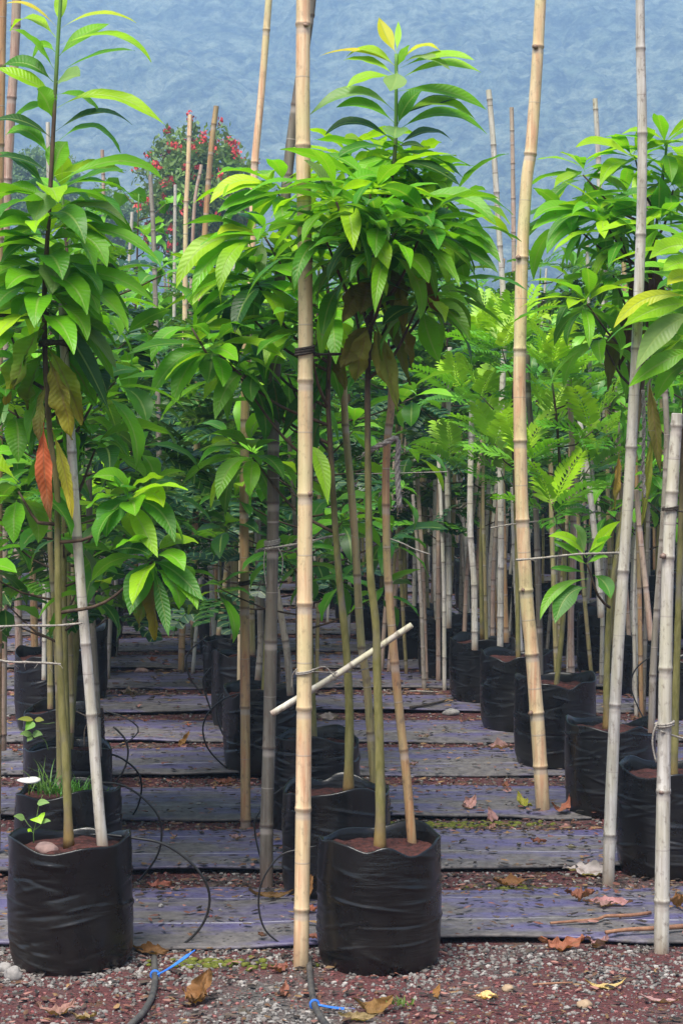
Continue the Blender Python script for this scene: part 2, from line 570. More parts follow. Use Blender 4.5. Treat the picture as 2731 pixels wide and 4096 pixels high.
GREY = [(.15, .142, .135), (.21, .20, .19), (.095, .09, .088), (.29, .275, .26), (.17, .148, .136)]
RED = [(.17, .06, .06), (.24, .10, .095), (.10, .035, .035), (.16, .085, .05)]
def cover():
    pts, rp = [], []
    for _ in range(26000):
        y = rnd.uniform(5.9, 7.3)
        x = rnd.uniform(-.33 * y, .33 * y)
        m = mnoise.noise((x * 1.6, y * 2.4, 4)) + .5 * mnoise.noise((x * 6, y * 7, 1))
        m += .35 if y > 6.76 else -.28
        m -= .45 * min(1, max(0, x)) if y < 6.8 else 0
        if x < -.25: m += .12
        if m > .02 or rnd.random() < .18: pts.append((x, y, 0))
        elif rnd.random() < .45: rp.append((x, y, 0))
    gaps = []
    for i, (a, b) in enumerate(STRIPS[:-1]):
        n2 = STRIPS[i + 1][0]
        if a > 20: break
        for _ in range(int(2300 * (7.5 / a) ** 1.3)):
            x = rnd.uniform(-.28 * a - .2, .28 * a + .2)
            y = rnd.uniform(b - .05, n2 + .03) + .012 * x
            gaps.append((x, y, terr(y) + .002))
        for _ in range(int(60 * (7.5 / a))):                     # a few on the mats too
            x = rnd.uniform(-.19 * a - .2, .19 * a + .2)
            y = rnd.uniform(a, b) + .012 * x
            gaps.append((x, y, on_floor(x, y)))
    scatter_stones('gravel', pts + gaps[::2], .0035, .0125, GREY)
    scatter_stones('red_gravel', rp + gaps[1::2], .003, .010, RED + GREY[:2])
    # torn bits of dry leaf
    mb = MB()
    LC = [(.17, .07, .05), (.24, .12, .10), (.11, .06, .035), (.09, .07, .055), (.21, .13, .06), (.06, .045, .035), (.02, .016, .014), (.025, .02, .018), (.03, .022, .02)]
    def bit(x, y, z, s):
        a = rnd.uniform(0, 6.28); e = rnd.uniform(.25, .5)
        n = 6
        t = np.linspace(0, 2 * np.pi, n, endpoint=False)
        rr = 1 + npr.uniform(-.3, .3, n)
        v = np.stack([np.cos(t) * s * rr, np.sin(t) * s * e * rr, npr.uniform(0, .35, n) * s], -1)
        ca, sa = math.cos(a), math.sin(a)
        v = np.stack([v[:, 0] * ca - v[:, 1] * sa, v[:, 0] * sa + v[:, 1] * ca, v[:, 2]], -1) + np.array([x, y, z + .003])
        v = np.vstack([v, v.mean(0) + np.array([0, 0, s * .18])])
        mb.add(v, [[i, (i + 1) % n, n] for i in range(n)], np.array(rnd.choice(LC)) * rnd.uniform(.6, 1.3))
    for _ in range(2200):
        y = rnd.uniform(5.9, 7.25); x = rnd.uniform(-2.2, 2.2)
        bit(x, y, .006, rnd.uniform(.006, .022))
    for i, (a, b) in enumerate(STRIPS[:-1]):
        n2 = STRIPS[i + 1][0]
        for _ in range(int(1250 * (7.5 / a) ** .3)):
            x = rnd.uniform(-.19 * a - .2, .19 * a + .2)
            if rnd.random() < .60: y = rnd.triangular(b - .30, n2 + .12, (b + n2) / 2)
            else: y = rnd.uniform(a, b)
            y += .012 * x
            bit(x, y, on_floor(x, y) + .004, rnd.uniform(.006, .026) * (1 if a < 12 else 1.5))
    tag(mb.build('leaf_litter', M['litter'], smooth=False), kind='stuff')
    # moss cushions in the damp gaps right of the middle
    mb = MB()
    for (px, py, n) in ((1750, 3085, 260), (1720, 3305, 200), (1560, 3320, 80), (2010, 3300, 60), (640, 3660, 30), (860, 3860, 60), (2060, 3560, 40)):
        c = G(px, py)
        for _ in range(n):
            x = c.x + rnd.gauss(0, .13); y = c.y + rnd.gauss(0, .03)
            s = rnd.uniform(.008, .022)
            v = RV * (1 + npr.uniform(-.3, .3, (len(RV), 1))) * np.array([s, s, s * .5]) + np.array([x, y, terr(y) + .004])
            mb.add(v, RF)
    tag(mb.build('moss', M['moss']), kind='stuff')
cover()

# ------------------------------------------------------------------ leaves
YOUNG = np.array((.29, .52, .010)); FRESH = np.array((.145, .40, .010)); MID = np.array((.060, .22, .012))
DEEP = np.array((.024, .095, .013)); BLUE = np.array((.018, .070, .034)); YEL = np.array((.58, .47, .03))
OLD = np.array((.16, .17, .022)); BROWN = np.array((.13, .065, .022)); ORANGE = np.array((.55, .13, .05)); OLIVE = np.array((.13, .125, .024))
PALE = np.array((.20, .33, .10))

def ribbon(mb, pos, nor, W, col, nw=4, fold=.25, wave=0., pet=.10, wide=.95, tip=None, jag=0., crumple=0.):
    """a leaf blade along the points pos, with upward normals nor"""
    pos = np.asarray(pos); n = len(pos)
    t = np.linspace(0, 1, n)
    T = nrm(np.gradient(pos, axis=0))
    N = nrm(nor - T * np.sum(nor * T, -1, keepdims=True))
    S = np.cross(T, N)
    tb = np.clip((t - pet) / (1 - pet), 0, 1)
    wd = W / 2 * np.maximum(0, np.sin(np.pi * tb ** wide)) ** 1.0
    wd = np.maximum(wd, np.where(t < .97, W * .022, W * .004))
    if jag: wd = wd * (1 + npr.uniform(-jag, jag, n))
    s = np.linspace(-1, 1, nw + 1)
    ph, fr = rnd.uniform(0, 6.28), rnd.uniform(2.0, 3.4)
    wv = wave * W * np.sin(2 * np.pi * fr * t[:, None] + ph + (s[None] > 0) * 1.7) * np.abs(s[None]) ** 1.5 * np.minimum(1, tb * 4)[:, None]
    up = fold * wd[:, None] * np.abs(s[None]) + wv
    v = pos[:, None] + S[:, None] * (wd[:, None] * s[None])[..., None] + N[:, None] * up[..., None]
    if crumple:
        sd = rnd.uniform(0, 90)
        cr = np.array([[mnoise.noise((t[i] * 5, sj * 1.6, sd)) + .6 * mnoise.noise((t[i] * 13, sj * 3, sd + 7)) for sj in s] for i in range(n)])
        v = v + N[:, None] * (cr * crumple * W)[..., None]
    uv = np.zeros((n, nw + 1, 3)); uv[..., 0] = s[None]; uv[..., 1] = tb[:, None]; uv[..., 2] = rnd.random()
    c = np.repeat(np.asarray(col, float)[None], n, 0)
    if tip is not None:
        k = np.clip((tb - .45) / .5, 0, 1)[:, None]
        c = c * (1 - k) + np.asarray(tip) * k
    c = np.repeat(c[:, None], nw + 1, 1).reshape(-1, 3)
    mb.add(v, grid_faces(n, nw + 1), c, uv.reshape(-1, 3))

def leaf(mb, p, az, a0, droop, L, W, col, ns=10, nw=4, roll=0., **kw):
    t = np.linspace(0, 1, ns + 1)
    pitch = a0 - droop * t ** 1.15
    aa = az + rnd.uniform(-.35, .35) * t
    T = np.stack([np.cos(pitch) * np.cos(aa), np.cos(pitch) * np.sin(aa), np.sin(pitch)], -1)
    pos = np.asarray(p) + np.vstack([np.zeros(3), np.cumsum((T[1:] + T[:-1]) / 2 * L / ns, 0)])
    N = np.stack([-np.sin(pitch) * np.cos(aa), -np.sin(pitch) * np.sin(aa), np.cos(pitch)], -1)
    S = np.cross(T, N)
    N = N * math.cos(roll) + S * math.sin(roll)
    ribbon(mb, pos, N, W, col, nw, **kw)

def leafb(mb, p0, pc, p1, W, col, face=.6, ns=12, nw=6, side=0., **kw):
    """a leaf whose spine bends from p0 over pc to p1; face = how far it turns its upper side to the south"""
    p0, pc, p1 = (np.array(tuple(x)) for x in (p0, pc, p1))
    t = np.linspace(0, 1, ns + 1)[:, None]
    pos = (1 - t) ** 2 * p0 + 2 * t * (1 - t) * pc + t * t * p1
    N = np.repeat(np.array([[side, -math.sin(face), math.cos(face)]]), ns + 1, 0)
    ribbon(mb, pos, N, W, col, nw, **kw)

def jit(c, a=.18):
    return np.asarray(c) * rnd.uniform(1 - a, 1 + a) * np.array([rnd.uniform(.9, 1.12), 1, rnd.uniform(.85, 1.15)])

def pickcol(young):
    r = rnd.random()
    if r < young: return jit(YOUNG)
    if r < young + .42: return jit(FRESH)
    if r < young + .78: return jit(MID)
    return jit(DEEP)

def whorl(mb, c, n, L=.31, W=.061, young=.2, tilt=(0, 0), spread=(-.25, .75), droop=(.7, 1.7), ns=10, nw=4):
    """a rosette of leaves round a twig end; tilt leans the rosette in x, y"""
    a = rnd.uniform(0, 6.28)
    for i in range(n):
        a += 2.4 + rnd.uniform(-.25, .25)
        k = i / max(1, n - 1)
        a0 = spread[1] + (spread[0] - spread[1]) * (1 - k) if n > 1 else spread[1]
        a0 += tilt[0] * math.cos(a) + tilt[1] * math.sin(a)
        l = L * rnd.uniform(.55, 1.15) * (1 - .25 * max(0, k - .6))
        leaf(mb, np.asarray(tuple(c)) + np.array([rnd.gauss(0, .012), rnd.gauss(0, .012), .06 * k - .03]), a, a0,
             rnd.uniform(*droop) * (1 - .35 * k), l, W * rnd.uniform(.8, 1.15), pickcol(young + .25 * max(0, k - .5)), ns, nw,
             roll=rnd.uniform(-.5, .5), fold=rnd.uniform(.12, .35), wave=rnd.uniform(.02, .07), wide=rnd.uniform(.9, 1.15))

# ------------------------------------------------------------------ bags
def bag_meshes(seed, r=.208, h=.43, nth=112, nz=104, dip=.75):
    rg = random.Random(seed)
    th = np.linspace(0, 2 * np.pi, nth, endpoint=False)
    top = h + dip * .02 * np.sin(2 * th + rg.uniform(0, 6)) + dip * .012 * np.sin(5 * th + rg.uniform(0, 6))
    for _ in range(3):                                # places where the rim sags
        c = rg.uniform(0, 6.28); top -= dip * rg.uniform(.01, .04) * np.exp(-((np.angle(np.exp(1j * (th - c)))) / .22) ** 2)
    s = np.linspace(0, 1, nz)[:, None]
    Z = s * top[None]
    rad = np.ones_like(Z) * r
    rad *= 1 - .085 * np.exp(-Z / .035) + .018 * np.sin(np.pi * s)
    rad *= 1 + .012 * np.sin(2 * th + rg.uniform(0, 6))[None] + .010 * np.sin(3 * th + rg.uniform(0, 6))[None] * s
    for _ in range(64):                               # creases pulled round the sides
        c, z0 = rg.uniform(0, 6.28), h * rg.uniform(.06, .92)
        ln, am = rg.uniform(.12, .55), rg.uniform(.0015, .0050) * rg.choice((1, 1, -1))
        sl = rg.uniform(-.025, .025); wz = rg.uniform(.0032, .009)
        dth = np.angle(np.exp(1j * (th - c)))[None]
        rad += am * np.exp(-(dth / ln) ** 2) * np.exp(-((Z - z0 - sl * dth / ln) / wz) ** 2)
    nzz = np.array([[mnoise.noise((math.cos(a) * 2.2, math.sin(a) * 2.2, z * 5 + seed)) for a in th] for z in np.linspace(0, h, nz)])
    rad += .007 * nzz
    rows = [np.stack([rad * np.cos(th)[None], rad * np.sin(th)[None], Z], -1)]
    rt = rad[-1]
    for dr, dz in ((-.004, .003), (-.009, -.002), (-.012, -.02), (-.016, -.06)):   # lip folded to the inside
        rows.append(np.stack([(rt + dr) * np.cos(th), (rt + dr) * np.sin(th), top + dz], -1)[None])
    v = np.concatenate(rows).reshape(-1, 3)
    mb = MB(); mb.add(v, grid_faces(nz + 4, nth, True))
    # soil
    ms = MB(); nr = 9
    rr = np.linspace(0.02, 1, nr)[:, None] * (rt - .012)[None]
    zz = np.array([[h - .045 + .016 * mnoise.noise((rr[i, j] * 16 * math.cos(th[j]), rr[i, j] * 16 * math.sin(th[j]), seed)) + .012 * (1 - i / nr)
                    for j in range(nth)] for i in range(nr)])
    ms.add(np.stack([rr * np.cos(th), rr * np.sin(th), zz], -1), grid_faces(nr, nth, True))
    return mb.mesh('grow_bag', M['bag']), ms.mesh('soil', M['soil'])

BAGS = {}
def add_bag(root, seed, rot=None, scale=(1, 1, 1), **kw):
    if seed not in BAGS: BAGS[seed] = bag_meshes(seed, **kw)
    b = bpy.data.objects.new('grow_bag', BAGS[seed][0]); b.parent = root
    b.rotation_euler.z = rnd.uniform(0, 6.28) if rot is None else rot
    b.scale = scale
    s = bpy.data.objects.new('soil', BAGS[seed][1]); s.parent = b
    COL.objects.link(b); COL.objects.link(s)
    return b

# ------------------------------------------------------------------ saplings shaped from the photograph
class Plant:
    def __init__(s, label, X, Y, bag, group=None, bagkw=None, rot=None):
        s.root = empty('potted_sapling', (X, Y, terr(Y)))
        tag(s.root, label, 'sapling', group)
        s.o = np.array((X, Y, terr(Y)))
        s.Y = Y
        s.stem, s.lv, s.dry = MB(), MB(), MB()
        s.nd = 0
        if bag is not None: add_bag(s.root, bag, rot, **(bagkw or {}))
    def trunk(s, pts, r0, r1, dY=0.):
        p = catmull([P(x, y, s.Y + dY) for x, y in pts], .03)
        k = len(p); t = np.linspace(0, 1, k)
        rad = r0 + (r1 - r0) * t ** .8
        rad = rad * (1 + .06 * np.sin(np.arange(k) * 1.3) * np.sin(np.arange(k) * .37)) * (1 + .35 * np.exp(-t * 60))
        uv = np.zeros((k, 3)); uv[:, 1] = t
        tube(s.stem, p, rad, 12, uv=uv)
        s.path = p
        return p
    def near(s, z):
        return s.path[np.argmin(abs(s.path[:, 2] - z))]
    def branch(s, px, py, dY=0., drop=.25, r=.007, start=None):
        e = np.array(tuple(P(px, py, s.Y + dY)))
        b = s.near(e[2] - drop) if start is None else np.array(tuple(start))
        m = (b + e) / 2 + np.array([0, 0, -.05])
        p = catmull([b, m, e], .04)
        uv = np.zeros((len(p), 3)); uv[:, 1] = np.linspace(.62, .84, len(p))
        tube(s.stem, p, np.linspace(r, r * .55, len(p)), 7, uv=uv)
        return e
    def w(s, px, py, n, dY=0., branch=True, drop=.25, **kw):
        c = s.branch(px, py, dY, drop) if branch else np.array(tuple(P(px, py, s.Y + dY)))
        whorl(s.lv, c, n, **kw)
    def lf(s, b, c, t, W=.078, col=None, face=None, d0=0., d1=None, **kw):
        d1 = rnd.uniform(-.12, .12) if d1 is None else d1
        col = pickcol(.3) if col is None else jit(col, .08)
        face = rnd.uniform(.35, .75) if face is None else face
        leafb(s.lv, P(*b, s.Y + d0), P(*c, s.Y + (d0 + d1) * .5), P(*t, s.Y + d0 + d1), W * .88, col, face,
              fold=rnd.uniform(.15, .3), wave=rnd.uniform(.01, .05), wide=rnd.uniform(.92, 1.08), **kw)
    def hang(s, b, t, W=.085, col=OLD, tip=None, d0=0., d1=0., face=1.2, bend=0, name=True, **kw):
        """a withered leaf hanging down, a mesh of its own"""
        mb = MB()
        c = ((b[0] + t[0]) / 2 + bend, (b[1] + t[1]) / 2 - 20)
        leafb(mb, P(*b, s.Y + d0), P(*c, s.Y + d0 + d1 * .3), P(*t, s.Y + d0 + d1), W * .68, jit(col, .15), face, ns=22, nw=8,
              side=rnd.uniform(-.9, .9), fold=rnd.uniform(.2, .8), wave=.12, tip=tip, jag=.10, crumple=.17, **kw)
        mb.build('withered_leaf', M['leaf_dry'], s.root, s.o)
    def done(s, mat='leaf'):
        if s.stem.n: s.stem.build('trunk', M['stem'], s.root, s.o)
        if s.lv.n: s.lv.build('crown', M[mat], s.root, s.o)

# --- the tall sapling in the middle
c1 = Plant('tall leafy sapling in the large black bag right behind the golden front bamboo', .13, 7.08, 1, rot=.4)
c1.trunk([(1518, 3410), (1521, 3200), (1516, 2950), (1508, 2700), (1503, 2500), (1480, 2290), (1473, 2000), (1470, 1711), (1471, 1481), (1482, 1280),
          (1505, 1040), (1545, 820), (1575, 650), (1583, 480), (1584, 300), (1584, 215)], .0185, .0055)
for b, c, t, W, col in (
    ((1583, 212), (1540, 150), (1515, 70), .062, YEL * .7 + YOUNG * .4), ((1585, 205), (1594, 150), (1592, 85), .026, YOUNG),
    ((1580, 262), (1430, 165), (1280, 224), .05, YEL), ((1584, 270), (1470, 150), (1380, 234), .075, YOUNG),
    ((1586, 270), (1610, 220), (1637, 180), .055, FRESH), ((1588, 262), (1690, 140), (1762, 208), .055, YEL * .8 + YOUNG * .3),
    ((1596, 262), (1690, 190), (1800, 278), .07, PALE), ((1600, 272), (1760, 195), (1897, 240), .075, YOUNG),
    ((1595, 320), (1760, 215), (1922, 290), .078, YOUNG), ((1580, 312), (1470, 280), (1384, 352), .07, YOUNG),
    ((1576, 300), (1480, 220), (1375, 240), .06, YOUNG),
    ((1590, 365), (1800, 330), (1947, 442), .078, FRESH), ((1588, 505), (1620, 395), (1692, 358), .09, MID),
    ((1576, 445), (1430, 290), (1240, 458), .078, PALE), ((1576, 492), (1470, 380), (1345, 430), .078, FRESH),
    ((1596, 468), (1740, 380), (1840, 395), .07, DEEP), ((1600, 462), (1770, 350), (1900, 480), .075, YOUNG),
    ((1596, 518), (1790, 380), (1947, 538), .085, FRESH), ((1590, 582), (1720, 480), (1806, 562), .07, DEEP),
    ((1572, 562), (1410, 430), (1300, 540), .08, DEEP), ((1584, 592), (1640, 560), (1696, 592), .04, DEEP),
    ((1574, 602), (1440, 550), (1340, 640), .08, MID), ((1588, 615), (1730, 590), (1856, 718), .075, MID),
    ((1584, 642), (1730, 650), (1842, 745), .075, DEEP), ((1590, 650), (1640, 680), (1712, 775), .08, DEEP),
    ((1570, 640), (1480, 620), (1415, 725), .08, FRESH), ((1590, 660), (1660, 640), (1700, 700), .085, YOUNG)):
    c1.lf(b, c, t, W, col)
c1.lf((1588, 285), (1585, 330), (1560, 365), .09, PALE, 1.0, -.02, -.10)
c1.lf((1585, 505), (1580, 520), (1576, 555), .10, PALE, 1.1, -.02, -.14)
c1.lf((1568, 640), (1520, 660), (1462, 780), .10, FRESH, 1.1, -.03, -.14)
for px, py, n, d, kw in ((1345, 808, 12, -.22, dict(young=.3)), (1556, 985, 12, -.30, dict(young=.02, droop=(.9, 2.0))), (1765, 962, 12, .05, dict(young=.2)),
                         (1676, 1212, 9, -.08, dict(young=.1)), (1450, 880, 13, .15, {}), (1640, 820, 12, .20, dict(young=.1)),
                         (1420, 1010, 10, -.05, dict(young=.03)), (1690, 920, 10, -.25, dict(young=.05)), (1300, 950, 9, -.15, {}),
                         (1480, 770, 8, -.18, dict(young=.25)), (1380, 650, 10, .3, dict(young=.4)), (1480, 700, 7, .12, dict(young=.5, L=.24)), (1660, 730, 7, .12, dict(young=.4, L=.24)), (1530, 640, 6, .2, dict(young=.5, L=.22)), (1640, 660, 6, .22, dict(young=.5, L=.22)), (1600, 1130, 9, .2, dict(young=.0)), (1400, 1130, 9, .15, dict(young=.05)),
                         (1790, 830, 9, .3, dict(young=.3)), (1500, 900, 9, -.3, dict(young=.1)), (1760, 1150, 9, .2, dict(young=.1))):
    c1.w(px, py, n + 8, d, **kw)
for b, c, t, W, col in (((1770, 960), (1890, 880), (2000, 1050), .085, FRESH), ((1770, 975), (1860, 970), (1990, 1090), .08, MID), ((1690, 1190), (1800, 1210), (1880, 1360), .085, FRESH),
                        ((1690, 1230), (1700, 1330), (1757, 1452), .085, FRESH), ((1660, 800), (1850, 720), (1985, 900), .085, FRESH),
                        ((1556, 985), (1480, 960), (1440, 1080), .105, MID), ((1556, 985), (1560, 1040), (1530, 1105), .09, MID), ((1556, 985), (1640, 1010), (1640, 1080), .1, MID),
                        ((1556, 985), (1650, 940), (1705, 990), .08, FRESH), ((1345, 808), (1300, 700), (1215, 640), .085, PALE), ((1345, 808), (1440, 770), (1515, 800), .07, YOUNG)):
    c1.lf(b, c, t, W, col, .8, -.05, -.1)
for b, t, W, col, d in (((1450, 1120), (1370, 1290), .115, OLIVE, -.05), ((1490, 1100), (1440, 1260), .12, OLIVE, -.1), ((1560, 1060), (1600, 1270), .115, OLIVE, -.04), ((1590, 1130), (1618, 1320), .07, OLD, -.1),
                        ((1480, 1290), (1360, 1480), .11, OLIVE, -.03), ((1475, 1300), (1420, 1530), .11, OLD, -.06), ((1490, 1300), (1560, 1560), .10, OLD, -.05), ((1500, 1290), (1590, 1640), .085, OLD * 1.2, -.08),
                        ((1520, 1200), (1640, 1540), .08, OLD, .04), ((1600, 1280), (1650, 1480), .08, OLD * 1.1, .02), ((1660, 1060), (1770, 1270), .075, BROWN * 1.2, -.12)):
    c1.hang(b, t, W, col, None, d, rnd.uniform(-.08, .08))
c1.done()

# --- the tall sapling at the left edge
l1 = Plant('tall sapling with long arching leaves in the black bag at the left edge', -.92, 7.08, 2, rot=2.1)
l1.trunk([(277, 3391), (271, 3200), (262, 3000), (250, 2850), (238, 2600), (233, 2350), (232, 2170), (229, 1950), (206, 1780), (191, 1600), (181, 1400),
          (179, 1200), (184, 1071), (200, 803), (214, 535), (223, 357), (236, 116), (243, 20), (246, -60)], .0155, .006)
for b, c, t, W, col in (
    ((240, 95), (238, 30), (258, -60), .05, YOUNG), ((228, 108), (120, -10), (25, 14), .035, YEL), ((225, 150), (110, 10), (42, 125), .085, YOUNG),
    ((240, 116), (400, 10), (546, 92), .062, YEL * .75 + FRESH * .5), ((218, 278), (140, 150), (48, 115), .075, FRESH), ((232, 230), (330, 120), (440, 95), .075, FRESH),
    ((236, 182), (500, 70), (606, 250), .07, YOUNG), ((234, 292), (400, 190), (540, 202), .06, MID), ((222, 208), (170, 150), (132, 228), .07, FRESH),
    ((214, 328), (110, 215), (5, 268), .085, MID), ((216, 378), (110, 310), (-20, 270), .085, YOUNG), ((214, 482), (185, 380), (148, 356), .10, FRESH),
    ((230, 378), (330, 360), (400, 450), .08, FRESH), ((230, 432), (430, 300), (662, 502), .08, YOUNG), ((225, 525), (400, 390), (530, 500), .08, DEEP),
    ((240, 560), (390, 430), (484, 612), .09, FRESH), ((214, 430), (130, 400), (55, 474), .06, FRESH), ((210, 555), (90, 450), (-30, 482), .075, DEEP),
    ((205, 635), (120, 470), (25, 540), .085, FRESH), ((214, 712), (225, 600), (272, 565), .10, FRESH), ((200, 692), (100, 620), (-20, 625), .075, DEEP),
    ((190, 756), (90, 620), (-10, 612), .075, MID), ((214, 742), (500, 560), (652, 716), .08, FRESH), ((216, 705), (370, 640), (500, 690), .085, YOUNG),
    ((214, 780), (360, 680), (505, 680), .075, MID), ((205, 790), (300, 720), (385, 845), .095, FRESH), ((190, 800), (90, 720), (20, 770), .08, FRESH),
    ((200, 870), (400, 760), (510, 900), .085, PALE), ((198, 900), (330, 830), (420, 900), .085, MID), ((186, 940), (90, 930), (-10, 1000), .07, MID),
    ((200, 940), (430, 850), (640, 1045), .09, FRESH), ((188, 985), (90, 930), (0, 1060), .075, MID), ((198, 930), (380, 900), (430, 1070), .10, FRESH),
    ((186, 1035), (60, 990), (30, 1230), .11, FRESH), ((180, 1080), (110, 1060), (20, 1170), .085, MID), ((182, 1120), (420, 1030), (620, 1210), .10, FRESH),
    ((184, 1110), (330, 1050), (400, 1260), .11, FRESH), ((182, 1200), (330, 1080), (520, 1260), .11, MID), ((182, 1160), (300, 1200), (460, 1520), .12, FRESH),
    ((184, 1280), (330, 1230), (470, 1480), .11, PALE), ((180, 1170), (90, 1180), (60, 1300), .09, FRESH), ((182, 1230), (300, 1330), (440, 1650), .09, DEEP),
    ((184, 1100), (230, 1000), (200, 1180), .10, PALE)):
    l1.lf(b, c, t, W, col)
l1.lf((226, 330), (270, 300), (322, 305), .10, PALE, 1.0, -.02, -.10)
l1.lf((205, 770), (165, 790), (140, 890), .11, PALE, 1.1, -.02, -.12)
l1.lf((190, 1035), (240, 1050), (212, 1175), .12, PALE, 1.2, -.04, -.10)
for k in range(46):
    py = 760 + 560 * (k / 46)
    q = l1.near(P(190, py, 7.08).z)
    a = k * 2.4
    leaf(l1.lv, q, a, .45 - .3 * k / 46, rnd.uniform(.9, 1.6), rnd.uniform(.26, .36), rnd.uniform(.08, .11), pickcol(.15), 12, 4, roll=rnd.uniform(-.4, .4), fold=.25, wave=.05)
for b, t, W, col, tip, d in (((178, 1290), (60, 1560), .12, FRESH * .8 + OLD * .3, OLD, -.05), ((176, 1320), (25, 1620), .12, FRESH * .8, YEL * .5, -.02), ((182, 1400), (110, 1640), .12, FRESH, OLD, .03),
                             ((188, 1380), (330, 1700), .125, OLD + FRESH * .4, YEL * .35 + OLD * .4, -.06), ((190, 1420), (290, 1760), .11, OLD, YEL * .5 + OLD * .5, -.1), ((186, 1450), (240, 1700), .09, MID, OLD, .02),
                             ((186, 1530), (162, 1800), .06, OLD, BROWN, -.04), ((200, 1350), (390, 1620), .12, MID, FRESH, .05), ((190, 1500), (310, 1950), .085, FRESH, MID, .06),
                             ((200, 1560), (120, 1820), .10, MID, MID, .08), ((210, 1720), (292, 2080), .06, YEL * .35 + OLD, YEL * .8, -.03)):
    l1.hang(b, t, W, col, tip, d, rnd.uniform(-.06, .06), bend=18 if t[0] > b[0] else -18)
l1.hang((178, 1690), (205, 2085), .085, ORANGE * .75, BROWN * 1.3, -.07, -.02, 1.45, -25)
l1.w(515, 2000, 11, -.05, drop=.15, young=.3, L=.25, W=.085)
l1.w(612, 2245, 10, -.02, drop=.18, young=.2, L=.25, W=.085, droop=(1.2, 2.2))
for b, c, t, W, col in (((515, 2000), (620, 1930), (655, 2030), .085, YOUNG), ((515, 2000), (560, 2080), (632, 2230), .08, YOUNG), ((515, 2000), (660, 1990), (700, 2170), .085, MID), ((515, 2000), (430, 2020), (425, 2150), .11, MID),
                        ((515, 2000), (500, 1870), (370, 1910), .08, FRESH), ((612, 2245), (700, 2260), (815, 2405), .08, MID), ((612, 2245), (760, 2290), (790, 2440), .075, FRESH), ((600, 2245), (560, 2290), (520, 2460), .11, MID),
                        ((612, 2250), (650, 2400), (675, 2545), .055, MID), ((440, 2210), (520, 2170), (600, 2220), .07, DEEP)):
    l1.lf(b, c, t, W, col, .9, -.05, -.1)
l1.hang((600, 2260), (625, 2560), .10, OLIVE, YEL * .5, -.02, .02)
l1.hang((590, 2260), (560, 2510), .10, MID, OLIVE, .03, .02)
for px, py, d in ((60, 1640, .25), (330, 1720, .3), (400, 1560, .3), (110, 1460, .25), (380, 1800, .25), (40, 1330, .2), (300, 1450, .25)):
    l1.w(px, py, 9, d, drop=.2, young=.15, L=.34, W=.085, droop=(1.0, 2.0))
l1.w(75, 1965, 8, .05, drop=.1, young=.2, L=.28, W=.1, droop=(1.0, 2.0))
l1.done()

# --- second sapling of the middle row, its branches reach out to the left
c2 = Plant('sapling with mossy stem in the second bag of the middle row, branches reaching left', -.02, 8.05, 3)
c2.trunk([(1393, 3175), (1396, 3000), (1397, 2850), (1385, 2600), (1358, 2330), (1340, 2100), (1325, 1850), (1312, 1600), (1318, 1420), (1330, 1300), (1300, 1100), (1260, 900), (1240, 760)], .019, .006)
for px, py, n, d, kw in ((1107, 759, 11, .05, dict(young=.5)), (1059, 948, 13, -.1, dict(young=.3)), (1028, 1131, 10, -.05, {}), (855, 1397, 12, -.1, dict(young=.2)), (1320, 1250, 9, -.1, {}),
                         (980, 1330, 10, .3, dict(young=.3)), (1160, 1060, 10, .25, {}), (1230, 1330, 7, -.1, dict(young=.2)), (960, 1480, 8, .2, dict(young=.05)), (1150, 1500, 8, .4, dict(young=.02)),
                         (930, 1180, 9, .1, dict(young=.2)), (1010, 1830, 8, .1, dict(young=.2, droop=(1.2, 2.)))):
    c2.w(px, py, n + 7, d, drop=.3, L=.34, W=.073, **kw)
for b, c, t, W, col in (((1107, 759), (940, 660), (840, 815), .08, YOUNG + YEL * .2), ((1107, 765), (960, 700), (890, 790), .08, YOUNG), ((1105, 780), (980, 760), (870, 850), .08, FRESH), ((1100, 790), (1000, 780), (885, 880), .07, MID),
                        ((1059, 948), (780, 900), (705, 1155), .10, YOUNG), ((1059, 960), (830, 960), (770, 1180), .09, FRESH), ((1059, 950), (920, 880), (870, 940), .06, YEL * .6 + YOUNG * .5), ((1050, 950), (1040, 1020), (1045, 1110), .055, PALE),
                        ((1028, 1130), (850, 1060), (770, 1220), .09, YOUNG), ((768, 1312), (640, 1300), (605, 1450), .07, FRESH), ((855, 1400), (700, 1380), (600, 1595), .10, FRESH), ((855, 1400), (740, 1420), (690, 1620), .10, FRESH),
                        ((850, 1395), (850, 1450), (830, 1535), .11, MID), ((800, 1330), (880, 1260), (970, 1350), .075, YOUNG), ((790, 1320), (860, 1240), (930, 1220), .06, FRESH), ((1210, 1330), (1090, 1310), (1060, 1460), .085, YOUNG),
                        ((1240, 1290), (1180, 1330), (1230, 1320), .08, PALE), ((1000, 1480), (900, 1500), (860, 1680), .09, FRESH), ((1020, 1480), (990, 1540), (1010, 1610), .08, MID),
                        ((1100, 900), (1230, 820), (1290, 860), .07, YOUNG), ((1060, 930), (1200, 830), (1310, 820), .08, FRESH), ((1010, 1830), (900, 1830), (870, 2000), .085, FRESH), ((1230, 1780), (1290, 1800), (1312, 2020), .07, YOUNG)):
    c2.lf(b, c, t, W, col, .75, -.06, -.1)
c2.branch(768, 1312, -.08, start=P(940, 1480, 8.0))
c2.branch(940, 1480, -.05, .4)
for b, t, W, col in (((1330, 1380), (1250, 1620), .10, MID), ((1300, 1500), (1130, 1740), .11, DEEP), ((1320, 1500), (1190, 2060), .11, DEEP), ((1330, 1330), (1380, 1560), .11, OLIVE), ((1090, 1500), (1120, 1700), .12, DEEP)):
    c2.hang(b, t, W, col, None, .03, 0)
c2.done()

